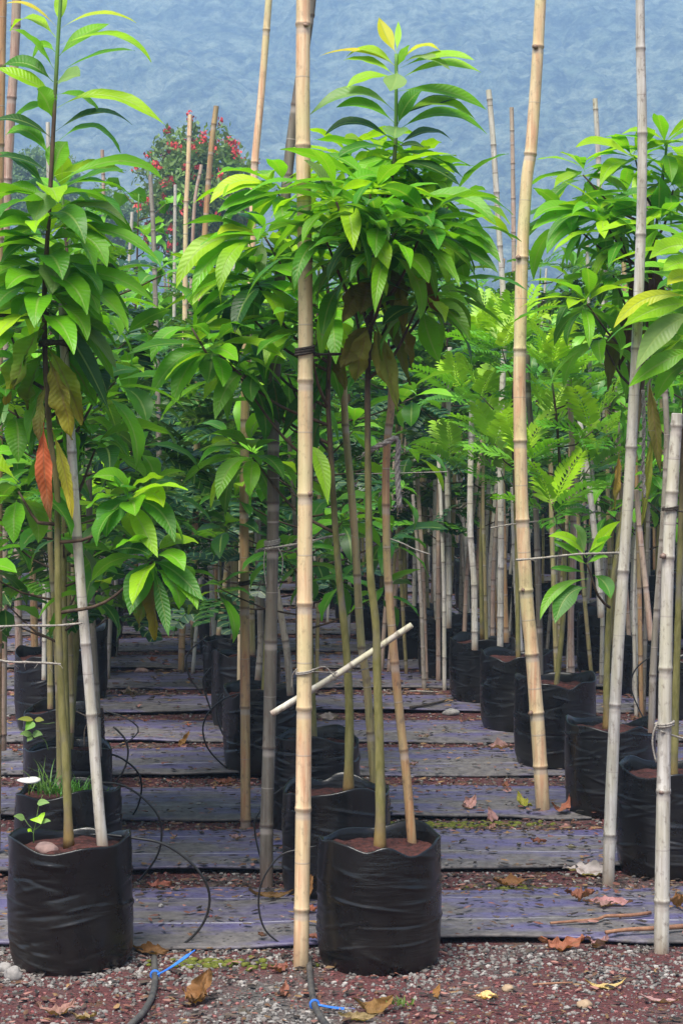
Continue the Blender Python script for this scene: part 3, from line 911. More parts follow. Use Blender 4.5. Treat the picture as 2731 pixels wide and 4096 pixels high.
# --- right edge: a sapling standing half out of the frame, and a tall one behind it
r2 = Plant('sapling cut by the right edge, in the nearest black bag of the right row', 1.33, 8.5, 4)
r2.trunk([(2690, 3150), (2700, 2800), (2715, 2300), (2730, 1800), (2745, 1400), (2760, 1100), (2770, 900)], .018, .007)
for px, py, n, d, kw in ((2765, 1150, 12, -.1, dict(young=.45)), (2790, 1420, 11, -.15, dict(young=.3)), (2770, 1000, 9, 0, dict(young=.6)), (2740, 1330, 8, -.2, dict(young=.2))):
    r2.w(px, py, n + 2, d, L=.36, W=.08, **kw)
for b, c, t, W, col in (((2770, 1190), (2560, 1140), (2452, 1312), .07, YEL * .7 + YOUNG * .4), ((2790, 1215), (2640, 1200), (2490, 1305), .085, YOUNG), ((2790, 1260), (2640, 1270), (2540, 1480), .11, PALE), ((2790, 1400), (2650, 1420), (2510, 1550), .09, FRESH),
                        ((2780, 990), (2680, 960), (2595, 1035), .085, YOUNG), ((2790, 1060), (2720, 1030), (2648, 1085), .085, YOUNG), ((2790, 1120), (2720, 1080), (2665, 1140), .08, YEL * .5 + YOUNG * .6)):
    r2.lf(b, c, t, W, col, 1.15, -.45, -.1)
r2.done()

r1 = Plant('tall sapling with dry brown leaves under its crown behind the grey leaning pole', 1.25, 9.73, 5)
r1.trunk([(2425, 2925), (2425, 2700), (2440, 2400), (2500, 2000), (2560, 1600), (2590, 1300), (2615, 1000), (2635, 800), (2660, 620), (2665, 560)], .017, .006)
for px, py, n, d, kw in ((2627, 899, 12, -.15, dict(young=.2)), (2405, 868, 13, -.1, dict(young=.2)), (2345, 1215, 12, -.2, dict(young=.45)), (2660, 600, 13, 0, dict(young=.6)), (2540, 640, 11, .1, dict(young=.6)), (2480, 950, 10, -.1, {}),
                         (2690, 760, 10, 0, dict(young=.3)), (2530, 800, 10, .1, dict(young=.2)), (2330, 700, 9, .2, dict(young=.4)), (2450, 1100, 9, 0, dict(young=.05)), (2400, 1350, 8, -.05, dict(young=.05)), (2260, 870, 8, .1, {})):
    r1.w(px, py, n + 6, d, L=.35, W=.072, **kw)
for b, c, t, W, col in (((2405, 868), (2200, 780), (2130, 880), .09, FRESH), ((2405, 860), (2230, 830), (2125, 920), .09, FRESH), ((2405, 870), (2230, 880), (2185, 1015), .11, FRESH), ((2627, 899), (2640, 780), (2632, 690), .10, MID), ((2627, 899), (2480, 800), (2435, 880), .09, FRESH),
                        ((2627, 905), (2570, 930), (2560, 1015), .11, MID), ((2540, 640), (2400, 530), (2300, 590), .085, YOUNG), ((2345, 1215), (2350, 1130), (2340, 1080), .05, YOUNG), ((2345, 1215), (2290, 1150), (2235, 1110), .06, YOUNG), ((2345, 1215), (2400, 1130), (2410, 1070), .05, YOUNG)):
    r1.lf(b, c, t, W, col, .7, -.08, -.1)
for b, t, W, col in (((2590, 1010), (2530, 1260), .14, BROWN * .5), ((2600, 1000), (2620, 1280), .14, BROWN * .5), ((2540, 1180), (2475, 1480), .13, BROWN * .6), ((2560, 1200), (2520, 1560), .12, OLIVE * .7), ((2580, 1250), (2610, 1500), .12, BROWN * .6), ((2480, 1250), (2430, 1560), .11, OLIVE)):
    r1.hang(b, t, W, col, None, -.03, .02)
for b, t, W, col, tp in (((2475, 1800), (2455, 2040), .055, ORANGE * .3 + OLD, OLD), ((2610, 1700), (2565, 2110), .06, OLD, OLD), ((2590, 1500), (2640, 1900), .08, OLIVE * 1.1, OLIVE), ((2480, 1620), (2500, 1800), .06, MID, MID)):
    r1.hang(b, t, W, col, tp, -.15, .0)
e = r1.branch(2345, 2250, -.12, start=P(2437, 2430, 9.70))
for b, c, t, W, col in (((2340, 2230), (2290, 2130), (2192, 2145), .07, YOUNG), ((2338, 2225), (2320, 2130), (2290, 2100), .08, PALE), ((2345, 2220), (2410, 2140), (2478, 2085), .07, YOUNG), ((2345, 2230), (2400, 2180), (2445, 2145), .07, FRESH),
                        ((2330, 2235), (2290, 2200), (2210, 2165), .05, FRESH), ((2345, 2255), (2390, 2220), (2430, 2230), .04, FRESH), ((2340, 2255), (2310, 2230), (2270, 2230), .04, FRESH), ((2350, 2290), (2240, 2270), (2200, 2275), .04, MID), ((2352, 2315), (2190, 2330), (2158, 2480), .06, FRESH),
                        ((2345, 2350), (2250, 2350), (2218, 2495), .115, MID), ((2370, 2300), (2430, 2320), (2440, 2395), .085, MID)):
    r1.lf(b, c, t, W, col, .9, -.14, -.08)
r1.done()

# ------------------------------------------------------------------ the kinds of sapling that fill the rows behind
def stem_local(h, r0, r1, lean=.05, bark=True):
    p = catmull([(0, 0, .36), (rnd.uniform(-lean, lean), rnd.uniform(-lean, lean), h * .45), (rnd.uniform(-lean, lean) * 1.6, rnd.uniform(-lean, lean), h * .8), (rnd.uniform(-lean, lean), rnd.uniform(-lean, lean), h)], .06)
    mb = MB()
    k = len(p); uv = np.zeros((k, 3)); uv[:, 1] = np.linspace(0, .95, k)
    tube(mb, p, np.linspace(r0, r1, k), 8, uv=uv)
    return mb, p

def twig(mb, p, e, r=.006):
    q = catmull([p, (np.asarray(p) + e) / 2 + np.array([0, 0, -.03]), e], .08)
    uv = np.zeros((len(q), 3)); uv[:, 1] = np.linspace(.62, .84, len(q))
    tube(mb, q, np.linspace(r, r * .5, len(q)), 5, uv=uv)

def proto_broad(h=3.0, young=.15, low=1.2, L=.27, ns=7, nw=2, n=26, spread=.46):
    st, p = stem_local(h, .016, .005)
    lv = MB()
    for k in range(16):
        z = h * (.80 + .2 * k / 16)
        q = p[np.argmin(abs(p[:, 2] - z))]
        leaf(lv, q, k * 2.4, .2 + 1.0 * k / 16, 1.3 - .7 * k / 16, L * (1.1 - .35 * k / 16), .08, pickcol(young + .3 * k / 16), ns, nw, roll=rnd.uniform(-.4, .4), fold=.25, wave=.03)
    for k in range(n):
        z = low + (h - .35 - low) * k / n
        q = p[np.argmin(abs(p[:, 2] - (z - .15)))]
        a = k * 2.4 + rnd.uniform(-.4, .4)
        r = spread * rnd.uniform(.5, 1.1) * (1 - .35 * abs(k / n - .5))
        e = np.array([q[0] + r * math.cos(a), q[1] + r * math.sin(a), z])
        twig(st, q, e)
        whorl(lv, e, 8, L, .08, young * (k / n), ns=ns, nw=nw, droop=(.8, 1.9))
    return st, lv, 'leaf_fine'

def pinnate(mb, p, az, a0, droop, L, nl, ll, lw, col, fr=1.0):
    """a feather-shaped compound leaf"""
    ns = 8
    t = np.linspace(0, 1, ns + 1)
    pitch = a0 - droop * t
    T = np.stack([np.cos(pitch) * math.cos(az), np.cos(pitch) * math.sin(az), np.sin(pitch)], -1)
    pos = np.asarray(p) + np.vstack([np.zeros(3), np.cumsum((T[1:] + T[:-1]) / 2 * L / ns, 0)])
    N = np.stack([-np.sin(pitch) * math.cos(az), -np.sin(pitch) * math.sin(az), np.cos(pitch)], -1)
    S = np.cross(T, N)
    ro = rnd.uniform(-.5, .5)
    N, S = N * math.cos(ro) + S * math.sin(ro), S * math.cos(ro) - N * math.sin(ro)
    ribbon(mb, pos, N, .008, col, 2, pet=.0)
    for i in range(nl):
        u = .18 + .82 * (i + .5) / nl
        k = u * ns; a = int(min(k, ns - 1)); f = k - a
        c = pos[a] * (1 - f) + pos[a + 1] * f
        l = ll * (math.sin(math.pi * (.18 + .75 * u)) ** .6) * rnd.uniform(.85, 1.1)
        for sg in (-1, 1):
            d = nrm(S[a] * sg * 1.0 + T[a] * .65 + N[a] * rnd.uniform(.0, .3))
            side = nrm(np.cross(d, N[a]))
            v = np.array([c, c + d * l * .35 + side * lw * .5, c + d * l * .75 + side * lw * .38, c + d * l - N[a] * l * .15,
                          c + d * l * .75 - side * lw * .38, c + d * l * .35 - side * lw * .5])
            uv = np.zeros((6, 3)); uv[:, 0] = (.3, 1, 1, .3, -1, -1)
            mb.add(v, [[0, 1, 2, 5], [5, 2, 3, 4]], col * rnd.uniform(.85, 1.15), uv)

def proto_fern(h=2.25):
    st, p = stem_local(h, .015, .005)
    lv = MB()
    heads = [(p[-1], 11)]
    for k in range(5):
        q = p[int(len(p) * (.50 + .085 * k))]
        a = k * 2.3 + rnd.uniform(-.4, .4)
        e = np.array([q[0] + .20 * math.cos(a), q[1] + .20 * math.sin(a), q[2] + rnd.uniform(.08, .2)])
        twig(st, q, e); heads.append((e, 7))
    for e, m in heads:
        for k in range(m):
            y = k / m
            c = jit(YOUNG * 1.05) if y > .5 else (jit(FRESH) if y > .25 else jit(MID))
            pinnate(lv, e + np.array([0, 0, .08 * y - .08]), k * 2.4, .35 + 1.05 * y, .75 - .5 * y, rnd.uniform(.26, .38), 12, .115, .024, c)
    return st, lv, 'leaf_fine'

def proto_round(h=2.9, n=26):
    """dense dark sapling with compound leaves of oval leaflets"""
    st, p = stem_local(h, .02, .006)
    lv = MB()
    for k in range(n):
        z = 1.0 + (h - 1.05) * k / n
        q = p[np.argmin(abs(p[:, 2] - z))]
        a = k * 2.4
        r = .40 * (1 - .55 * k / n) * rnd.uniform(.6, 1.1)
        e = np.array([q[0] + r * math.cos(a), q[1] + r * math.sin(a), z + .08])
        twig(st, q, e)
        for j in range(6):
            b = rnd.random()
            c = jit(BLUE) if b < .55 else (jit(DEEP) if b < .85 else jit(MID))
            pinnate(lv, e, a + rnd.uniform(-1.8, 1.8), rnd.uniform(-.2, .7), rnd.uniform(.5, 1.3), rnd.uniform(.28, .40), 6, .10, .055, c)
    for j in range(9):
        pinnate(lv, p[-1], j * 2.4, .3 + .9 * j / 9, .8, .28, 6, .08, .042, jit(MID))
    return st, lv, 'leaf_fine'

def proto_lobed(h=2.9, n=20):
    """pale sapling with wide soft leaves"""
    st, p = stem_local(h, .02, .006)
    lv = MB()
    for k in range(n):
        z = 1.2 + (h - 1.2) * k / n
        q = p[np.argmin(abs(p[:, 2] - z))]
        a = k * 2.4
        r = .45 * (1 - .5 * k / n) * rnd.uniform(.6, 1.1)
        e = np.array([q[0] + r * math.cos(a), q[1] + r * math.sin(a), z + .1])
        twig(st, q, e)
        for j in range(6):
            leaf(lv, e, a + rnd.uniform(-2, 2), rnd.uniform(0, .9), rnd.uniform(.7, 1.6), rnd.uniform(.17, .24), rnd.uniform(.12, .17),
                 jit(FRESH * .9 + PALE * .3) if rnd.random() < .6 else jit(MID), 6, 4, roll=rnd.uniform(-.6, .6), fold=.2, wave=.08, pet=.25, jag=.15)
    return st, lv, 'leaf_fine'

PROTO = {}
def proto(kind, i):
    if (kind, i) in PROTO: return PROTO[(kind, i)]
    st, lv, m = dict(broad=proto_broad, fern=proto_fern, round=proto_round, lobed=proto_lobed)[kind]()
    PROTO[(kind, i)] = (st.mesh('trunk', M['stem']), lv.mesh('crown', M[m]))
    return PROTO[(kind, i)]

def row_sapling(kind, X, Y, label, group, h=1.0, i=None, bag=True):
    """a sapling of a row: copies share the mesh data of their kind, each is a thing with parts of its own"""
    i = rnd.randrange(3) if i is None else i
    t, c = proto(kind, i)
    r = empty('potted_sapling', (X, Y, on_floor(X, Y) - .004))
    tag(r, label, 'sapling', group)
    rz = rnd.uniform(0, 6.28)
    for nm, me in (('trunk', t), ('crown', c)):
        o = bpy.data.objects.new(nm, me); o.parent = r; o.rotation_euler.z = rz; o.scale = (1, 1, h)
        if nm == 'crown': o.scale = (1, 1, h)
        COL.objects.link(o)
    if bag: add_bag(r, 6 + rnd.randrange(4), scale=(rnd.uniform(.92, 1.04),) * 2 + (rnd.uniform(.9, 1.06),))
    return r

NEAR = [
    ('broad', -1.06, 8.1, .92, 'broad leaved sapling in the second bag of the left row, grass at its foot'),
    ('round', -1.21, 9.25, .86, 'dark sapling in the third bag of the left row, weeds on its soil'),
    ('fern', -1.38, 10.4, .84, 'fern leaved sapling in the fourth bag of the left row'),
    ('broad', -1.70, 12.2, .95, 'broad leaved sapling in the fifth bag of the left row'),
    ('broad', -.12, 9.35, .88, 'broad leaved sapling in the third bag of the middle row'),
    ('round', -.40, 10.8, .84, 'dark sapling in the fourth bag of the middle row'),
    ('round', -.56, 12.3, .85, 'dark sapling with oval leaflets in the fifth bag of the middle row'),
    ('round', -.72, 13.9, .86, 'dark sapling in the sixth bag of the middle row'),
    ('fern', 1.12, 10.97, .92, 'bright fern leaved sapling right of the big leaning golden bamboo'),
    ('fern', 1.03, 12.2, 1.0, 'bright fern leaved sapling just left of the big leaning golden bamboo'),
    ('fern', .90, 13.4, 1.02, 'fern leaved sapling behind the wrinkled bag left of the big golden bamboo'),
    ('round', .74, 14.6, .9, 'dark sapling in the farthest clear bag left of the big golden bamboo'),
]
for kd, x, y, h, lb in NEAR:
    row_sapling(kd, x, y, lb, None, h)

KL = dict(broad='broad leaved green sapling standing in the crowded far rows', fern='feathery fern leaved sapling standing in the crowded far rows',
          round='dark bluish sapling with oval leaflets standing in the crowded far rows', lobed='pale soft leaved sapling standing in the crowded far rows')
KG = dict(broad='broad leaved saplings of the far rows', fern='fern leaved saplings of the far rows', round='dark saplings of the far rows', lobed='pale saplings of the far rows')
FARPOS = []
cols = [(-3.4, 12.5), (-2.1, 13.4), (-.92, 13.6), (.13, 15.1), (1.45, 15.8), (2.75, 11.5), (4.0, 12.5), (5.2, 14), (6.4, 16), (7.6, 20), (8.8, 25), (10, 30), (-4.5, 20)]
for x0, ys in cols:
    y = ys
    while y < 46:
        x = x0 + SLOPE * (y - 7.1)
        px = 1365 + x / y * F
        if -260 < px < 2990:
            rr = rnd.random()
            if x0 < -1.5: kd = 'lobed' if rr < .4 else ('broad' if rr < .75 else 'round')
            elif x0 < .5: kd = 'round' if rr < .6 else ('broad' if rr < .75 else ('lobed' if rr < .9 else 'fern'))
            elif y < 19 and x0 < 3: kd = 'broad' if rr < .6 else 'round'
            else: kd = 'round' if rr < .45 else ('broad' if rr < .8 else 'lobed')
            FARPOS.append((kd, x + rnd.uniform(-.08, .08), y + rnd.uniform(-.1, .1)))
        y += (1.15 if y < 26 else 1.6) * rnd.uniform(.93, 1.07)
row_sapling('lobed', -1.76, 18.0, 'tall pale soft leaved sapling whose top shows just before the red flowering tree', None, 1.27, 1)
row_sapling('lobed', -1.62, 20.2, 'pale soft leaved sapling below the tall tan poles, behind the left aisle', None, 1.12, 2)
for kd, x, y in FARPOS:
    row_sapling(kd, x, y, KL[kd], KG[kd], rnd.uniform(.86, 1.04) * (1.06 if kd == 'broad' and x > 0 else 1), bag=y < 30)

# ------------------------------------------------------------------ bamboo stakes
def bamboo(label, pts, Y, w0, w1, mat, nodes=None, knots=(), group=None, spacing=None, world=None, name='bamboo_stake', cat='bamboo stake', n=16):
    pw = [P(x, y, Y) for x, y in pts] if world is None else world
    p = catmull(pw, .02)
    seg = np.linalg.norm(np.diff(p, axis=0), axis=1)
    s = np.concatenate([[0], np.cumsum(seg)])
    L = s[-1]
    if nodes is not None:
        nz = sorted(float(np.interp(P(pts[0][0], ny, Y).z, p[:, 2], s)) for ny in nodes)
    else:
        sp = spacing or rnd.uniform(.30, .46)
        nz, q = [], rnd.uniform(.05, sp)
        while q < L - .03:
            nz.append(q); q += sp * rnd.uniform(.88, 1.12)
    nz = np.array(nz) if len(nz) else np.array([-9.])
    extra = np.concatenate([nz + d for d in (-.022, -.012, -.006, -.002, .002, .006, .012)])
    ss = np.unique(np.round(np.concatenate([np.arange(0, L, .045 if Y < 12 else .12), [L], extra[(extra > 0) & (extra < L)]]), 4))
    pp = np.stack([np.interp(ss, s, p[:, i]) for i in range(3)], -1)
    di = ss[:, None] - nz[None]
    dn = di[np.arange(len(ss)), np.argmin(abs(di), 1)]
    t = ss / L
    rad = pxw(w0 + (w1 - w0) * t, Y) / 2
    rad = rad * (1 + .10 * np.exp(-(dn / .009) ** 2) - .05 * np.exp(-((dn + .012) / .004) ** 2) + .015 * np.sin(ss * 9 + rnd.uniform(0, 6)))
    uv = np.stack([dn, t, np.full_like(t, rnd.random())], -1)
    o = np.array(tuple(pw[0]))
    mb = MB()
    tube(mb, pp, rad, n if Y < 12 else 9, uv=uv, cap=False)
    for kx, ky in knots:                        # branch stubs at the nodes
        c = np.array(tuple(P(kx, ky, Y - pxw(w0, Y) * .35)))
        kr = pxw(w0, Y) * .22
        mb.add(RV * np.array([kr, kr, kr * .9]) * (1 + npr.uniform(-.2, .2, (len(RV), 1))) + c, RF, (1, 1, 1), np.zeros((len(RV), 3)))
    # hollow cut end
    T = nrm(pp[-1] - pp[-2])
    th = np.linspace(0, 2 * np.pi, 12, endpoint=False)
    a = nrm(np.cross(T, np.array([0, 1, 0.]))); b = np.cross(T, a)
    ring = lambda r, d: pp[-1] + T * d + r * (a * np.cos(th)[:, None] + b * np.sin(th)[:, None])
    r = rad[-1]
    v = np.concatenate([ring(r, 0), ring(r * .72, .002), ring(r * .66, -.03), ring(r * .05, -.032)])
    mb.add(v, grid_faces(4, 12, True), (1, 1, 1), np.tile([.1, 1, 0], (48, 1)))
    # base cap
    v = np.concatenate([pp[0] + rad[0] * (a * np.cos(th)[:, None] + b * np.sin(th)[:, None]), [pp[0]]])
    mb.add(v, [[(j + 1) % 12, j, 12] for j in range(12)], (1, 1, 1), np.tile([.1, 0, 0], (13, 1)))
    ob = mb.build(name, M[mat], None, o)
    return tag(ob, label, cat, group)

bamboo('thick golden bamboo stake standing foremost, left of the big middle bag', [(1203, 3900), (1209, 3500), (1213, 3200), (1218, 2600), (1220, 2000), (1222, 1400), (1220, 1040), (1211, 500), (1213, 0), (1214, -200)], 6.99, 63, 56, 'bam_gold',
       [3638, 3236, 2834, 2416, 1979, 1523, 1045, 585, 98], knots=((1241, 1040), (1240, 1975), (1222, 100)))
bamboo('dark grey mouldy bamboo pole leaning behind the foremost golden stake', [(1068, 3585), (1066, 3350), (1078, 2900), (1085, 2500), (1092, 2100), (1095, 1700), (1108, 1300), (1128, 1000), (1150, 700), (1185, 420), (1218, 200), (1245, 0), (1258, -200)], 8.16, 54, 38, 'bam_dark',
       [3300, 2990, 2565, 2200, 2010, 1770, 1420, 1000, 700, 420, 60])
bamboo('olive and orange bamboo stake cut off at leaf height, left of the dark pole', [(983, 3338), (981, 2900), (979, 2500), (977, 2000), (981, 1600), (986, 1400), (990, 1180)], 9.30, 41, 34, 'bam_orange', [3280, 2828, 2430, 2045, 1680, 1400])
bamboo('slender tan bamboo rising out of the top of the photo left of the middle', [(962, 3010), (975, 2000), (1000, 1200), (1012, 850), (1020, 640), (1045, 380), (1075, 0), (1088, -200)], 11.5, 34, 27, 'bam_gold', [650, 120, 1100])
bamboo('thick golden bamboo leaning across the right half, its foot on the mat', [(2172, 3270), (2152, 2950), (2125, 2600), (2105, 2400), (2085, 2000), (2077, 1600), (2078, 1400), (2087, 1030), (2105, 720), (2122, 600), (2145, 280), (2160, 0), (2168, -200)], 9.70, 58, 44, 'bam_gold',
       [3066, 2852, 2617, 2362, 2081, 1764, 1398, 1031, 616, 187], knots=((2122, 2852), (2092, 2360), (2072, 1030), (2140, 187)))
bamboo('whitish grey bamboo pole leaning right of the golden one, cracked near its top', [(2430, 3560), (2438, 3300), (2455, 2900), (2470, 2600), (2490, 2300), (2510, 2000), (2530, 1650), (2545, 1350), (2562, 900), (2567, 550), (2560, 200), (2558, 0), (2558, -200)], 8.24, 50, 36, 'bam_pale',
       [3340, 2820, 2285, 1790, 1395, 940, 535, 195])
bamboo('thick pale bamboo stake nearest the right edge, bound twice with twine', [(2643, 3835), (2648, 3400), (2656, 2900), (2668, 2300), (2690, 1900), (2706, 1655)], 7.20, 62, 46, 'bam_pale', [3605, 3165, 2675, 2230, 1970, 1705], knots=((2650, 2225), (2645, 3170)))
bamboo('thin straight pale bamboo with cut top left of the big golden leaning one', [(1998, 2665), (2003, 2200), (2000, 1800), (2012, 1450), (2018, 1300), (1990, 860), (1968, 520), (1953, 360)], 13.0, 26, 22, 'bam_pale')
bamboo('thin pinkish bamboo tip against the hill beside the golden leaning one', [(2062, 2300), (2055, 1200), (2050, 700), (2045, 430)], 18, 22, 17, 'bam_pink')
bamboo('thin pale bamboo tip against the hill above the right hand foliage', [(2430, 2300), (2410, 1200), (2392, 650), (2378, 395)], 16, 26, 20, 'bam_pale')
bamboo('pale bamboo stake stuck in the left bag and tied to its sapling', [(414, 3405), (398, 3250), (371, 2900), (346, 2600), (321, 2300), (300, 2000), (285, 1750), (265, 1500), (256, 1350), (252, 1215)], 7.12, 46, 34, 'bam_pale', [2860, 2578, 2150, 1810, 1500])
bamboo('thin grey bamboo stake just behind the pale stake of the left bag', [(395, 3025), (388, 2800), (371, 2500), (362, 2200), (356, 1900), (352, 1650)], 9.1, 29, 24, 'bam_grey')
bamboo('weathered pinkish pole behind the left sapling, reaching out of the frame', [(5, 3000), (14, 1800), (20, 1000), (42, 500), (58, 250), (68, 0), (74, -150)], 11.0, 46, 36, 'bam_pink')
bamboo('brown pole cut by the left edge of the photo', [(-18, 3400), (-10, 2400), (-6, 1200), (0, 500), (10, 0), (16, -200)], 8.7, 44, 38, 'bam_orange')
bamboo('greenish bamboo stake with a split stuck in the big middle bag', [(1650, 3405), (1626, 3115), (1600, 2880), (1577, 2646), (1556, 2379), (1546, 2200), (1543, 1900), (1550, 1750), (1563, 1640), (1568, 1500)], 7.20, 38, 29, 'bam_orange', [3000, 2650, 2330, 2020, 1700])
bamboo('slim greenish stake between the two mossy stems of the middle row', [(1500, 3180), (1483, 2959), (1467, 2735), (1447, 2600), (1434, 2423), (1422, 2200), (1403, 1946), (1382, 1723), (1372, 1500)], 8.25, 34, 28, 'bam_green', [2930, 2590, 2300, 1700])
S = [  # label, polyline, depth, widths, material
    ('mossy thin stake behind the left sapling stem', [(241, 3175), (236, 2800), (220, 2450), (203, 2200), (195, 1950)], 8.2, 27, 22, 'bam_green'),
    ('mossy thin stake between the left stem and the pale stake', [(288, 2930), (285, 2650), (280, 2450), (268, 2200), (262, 2000)], 9.1, 22, 18, 'bam_green'),
    ('pale far pole whose tip shows between the left sapling leaves', [(215, 2400), (200, 1000), (193, 490)], 16, 22, 18, 'bam_pale'),
    ('thin pole with broken tip among pale leaves right of the left sapling', [(420, 2300), (416, 880), (410, 600)], 18, 18, 15, 'bam_pink'),
    ('tall thin tan pole in front of the red flowering tree', [(735, 2300), (742, 1000), (752, 700), (761, 460)], 14.5, 23, 18, 'bam_gold'),
    ('leaning orange pole before the right side of the red flowering tree', [(775, 2500), (798, 1300), (815, 1000), (845, 600), (866, 425)], 12.6, 28, 22, 'bam_orange'),
    ('short leaning pole between the two tall poles before the flowering tree', [(745, 2200), (772, 950), (806, 660)], 16.5, 17, 14, 'bam_pink'),
    ('short straight pale pole left of the tall poles before the flowering tree', [(690, 2200), (699, 1000), (702, 740)], 17.5, 15, 13, 'bam_pale'),
    ('grey pole with rotten tip at the left foot of the flowering tree', [(650, 2400), (620, 1100), (602, 700)], 15.5, 26, 18, 'bam_grey'),
    ('small pale pole tip right below the flowering tree', [(890, 2200), (903, 1000), (906, 870)], 18, 15, 13, 'bam_pale'),
    ('bright orange stake standing alone on the mats in the left aisle', [(725, 2695), (733, 2400), (740, 2100), (746, 1880)], 15.0, 27, 24, 'bam_orange'),
    ('orange grey stake leftmost on the mats, behind the twine', [(78, 2645), (72, 2300), (68, 1950)], 12.6, 31, 29, 'bam_pink'),
    ('orange stake second from the left, behind the twine', [(141, 2650), (136, 2400), (131, 2150)], 12.4, 31, 29, 'bam_orange'),
    ('thin white stake with rotten top behind the twine on the left', [(177, 2720), (178, 2600), (179, 2400), (181, 2250)], 11.4, 19, 16, 'bam_pale'),
    ('green and orange stake left of the mossy left stem', [(203, 2835), (202, 2600), (203, 2400)], 10.5, 25, 22, 'bam_green'),
    ('thin stake with dark top leaning just left of the golden front bamboo', [(1198, 2800), (1190, 2300), (1178, 2050), (1160, 1800), (1152, 1690)], 9.6, 22, 17, 'bam_dark'),
    ('grey stake close behind the dark pole', [(1032, 2720), (1043, 2580), (1040, 2400), (1032, 2200), (1030, 1980)], 10.9, 28, 24, 'bam_grey'),
    ('short green and pink stake between the orange one and the grey one', [(1010, 2620), (1008, 2450), (1009, 2200)], 12.2, 25, 22, 'bam_green'),
    ('thick mossy stake just left of the olive and orange one', [(934, 2495), (938, 2240), (940, 2050)], 13.9, 34, 31, 'bam_green'),
    ('pale green stake leaning out of the dark bag in the left aisle', [(874, 2540), (893, 2400), (908, 2250), (918, 2100)], 13.6, 22, 19, 'bam_green'),
    ('short mossy grey stick leaning behind the dark pole', [(1162, 2780), (1147, 2600), (1122, 2450), (1105, 2350)], 10.2, 30, 26, 'bam_grey'),
    ('grey stake far behind, right of the golden front bamboo', [(1286, 2395), (1279, 2150), (1271, 1880)], 18.5, 25, 22, 'bam_grey'),
    ('mossy green stem far in the row right of the middle sapling', [(1702, 2455), (1696, 2250), (1690, 1900)], 15.2, 35, 29, 'bam_green'),
    ('short pink stake left of the thick mossy far one', [(1663, 2345), (1668, 2200), (1674, 2030)], 17, 25, 22, 'bam_pink'),
    ('grey stake right of the thick mossy far one', [(1745, 2410), (1735, 2200), (1722, 1950), (1717, 1840)], 16, 25, 20, 'bam_grey'),
    ('white slender pole with dark cut top near the middle right', [(1793, 2512), (1795, 2300), (1789, 1946), (1791, 1723), (1796, 1500), (1798, 1390)], 14.2, 25, 19, 'bam_pale'),
    ('grey pole touching the white slender pole near the middle right', [(1766, 2490), (1772, 2200), (1778, 1920)], 14.6, 21, 17, 'bam_grey'),
    ('whitish crooked stake standing in the bag with the bluish rim', [(1898, 2600), (1895, 2334), (1880, 2125), (1881, 1860), (1888, 1600)], 13.1, 27, 22, 'bam_pale'),
    ('thin olive stake right of the whitish crooked one', [(1945, 2600), (1938, 2300), (1930, 2000), (1935, 1750)], 13.3, 16, 13, 'bam_green'),
    ('orange stake close left of the big golden leaning bamboo', [(2024, 2570), (2016, 2300), (2009, 1920), (2004, 1780)], 13.2, 23, 19, 'bam_orange'),
    ('white stake leaning just in front of the golden bamboo foot bags', [(2080, 2625), (2070, 2433), (2058, 2200), (2050, 1950)], 12.8, 27, 22, 'bam_pale'),
    ('dark speckled stake hugging the right side of the big golden bamboo', [(2160, 2760), (2154, 2433), (2144, 2100), (2133, 1826), (2112, 1580), (2108, 1400)], 11.2, 26, 22, 'bam_dark'),
    ('olive stake between the golden bamboo and the small bright shoot', [(2226, 2760), (2212, 2300), (2204, 2100), (2200, 1780)], 12.0, 21, 19, 'bam_green'),
    ('orange pink stake rising through the fern leaves, red cut top', [(2285, 2770), (2281, 2480), (2290, 2200), (2289, 1873), (2277, 1560), (2272, 1375)], 11.2, 27, 21, 'bam_pink'),
    ('white leaning stake behind the small bright shoot', [(2402, 2470), (2392, 2317), (2373, 2106), (2345, 1873), (2312, 1650)], 12.9, 27, 21, 'bam_pale'),
    ('pink stake leaning between the two pale right poles', [(2602, 2560), (2583, 2370), (2564, 2200), (2543, 1960)], 12.4, 25, 22, 'bam_pink'),
    ('grey white stake close left of the thick pale right stake', [(2603, 2930), (2611, 2666), (2629, 2386), (2650, 2100), (2665, 1750), (2652, 1480)], 9.3, 29, 23, 'bam_grey'),
    ('olive grey stake behind the whitish leaning pole', [(2452, 2720), (2458, 2400), (2475, 2050)], 11.4, 20, 18, 'bam_green'),
]
for lb, pts, Y, w0, w1, m in S:
    bamboo(lb, pts, Y, w0, w1, m)

# short stakes of the far rows, one beside each far sapling
SG = 'thin stakes of the far rows'
mats_far = ['bam_pale', 'bam_grey', 'bam_pale', 'bam_orange', 'bam_pink', 'bam_green', 'bam_pale']
kk = 0
for kd, x, y in FARPOS:
    for rep in range(4 if (y < 19 and x > -1) else (2 if y < 24 else 1)):
        if y > 27 or rnd.random() < .2: continue
        bx, by = x + rnd.uniform(-.35, .3), y + rnd.uniform(-.3, .3)
        hgt = rnd.uniform(1.5, 2.3) if rnd.random() < .7 else rnd.uniform(2.8, 3.5)
        ln = rnd.uniform(-.18, .18)
        z = on_floor(bx, by)
        bamboo('thin weathered bamboo stake standing among the far saplings', None, by, rnd.uniform(.024, .036) * F / by, rnd.uniform(.02, .028) * F / by, mats_far[kk % 7], group=SG, n=8,
               world=[Vector((bx, by, z - .01)), Vector((bx + ln * .4 + rnd.uniform(-.03, .03), by, z + hgt * .5)), Vector((bx + ln, by, z + hgt))])
        kk += 1

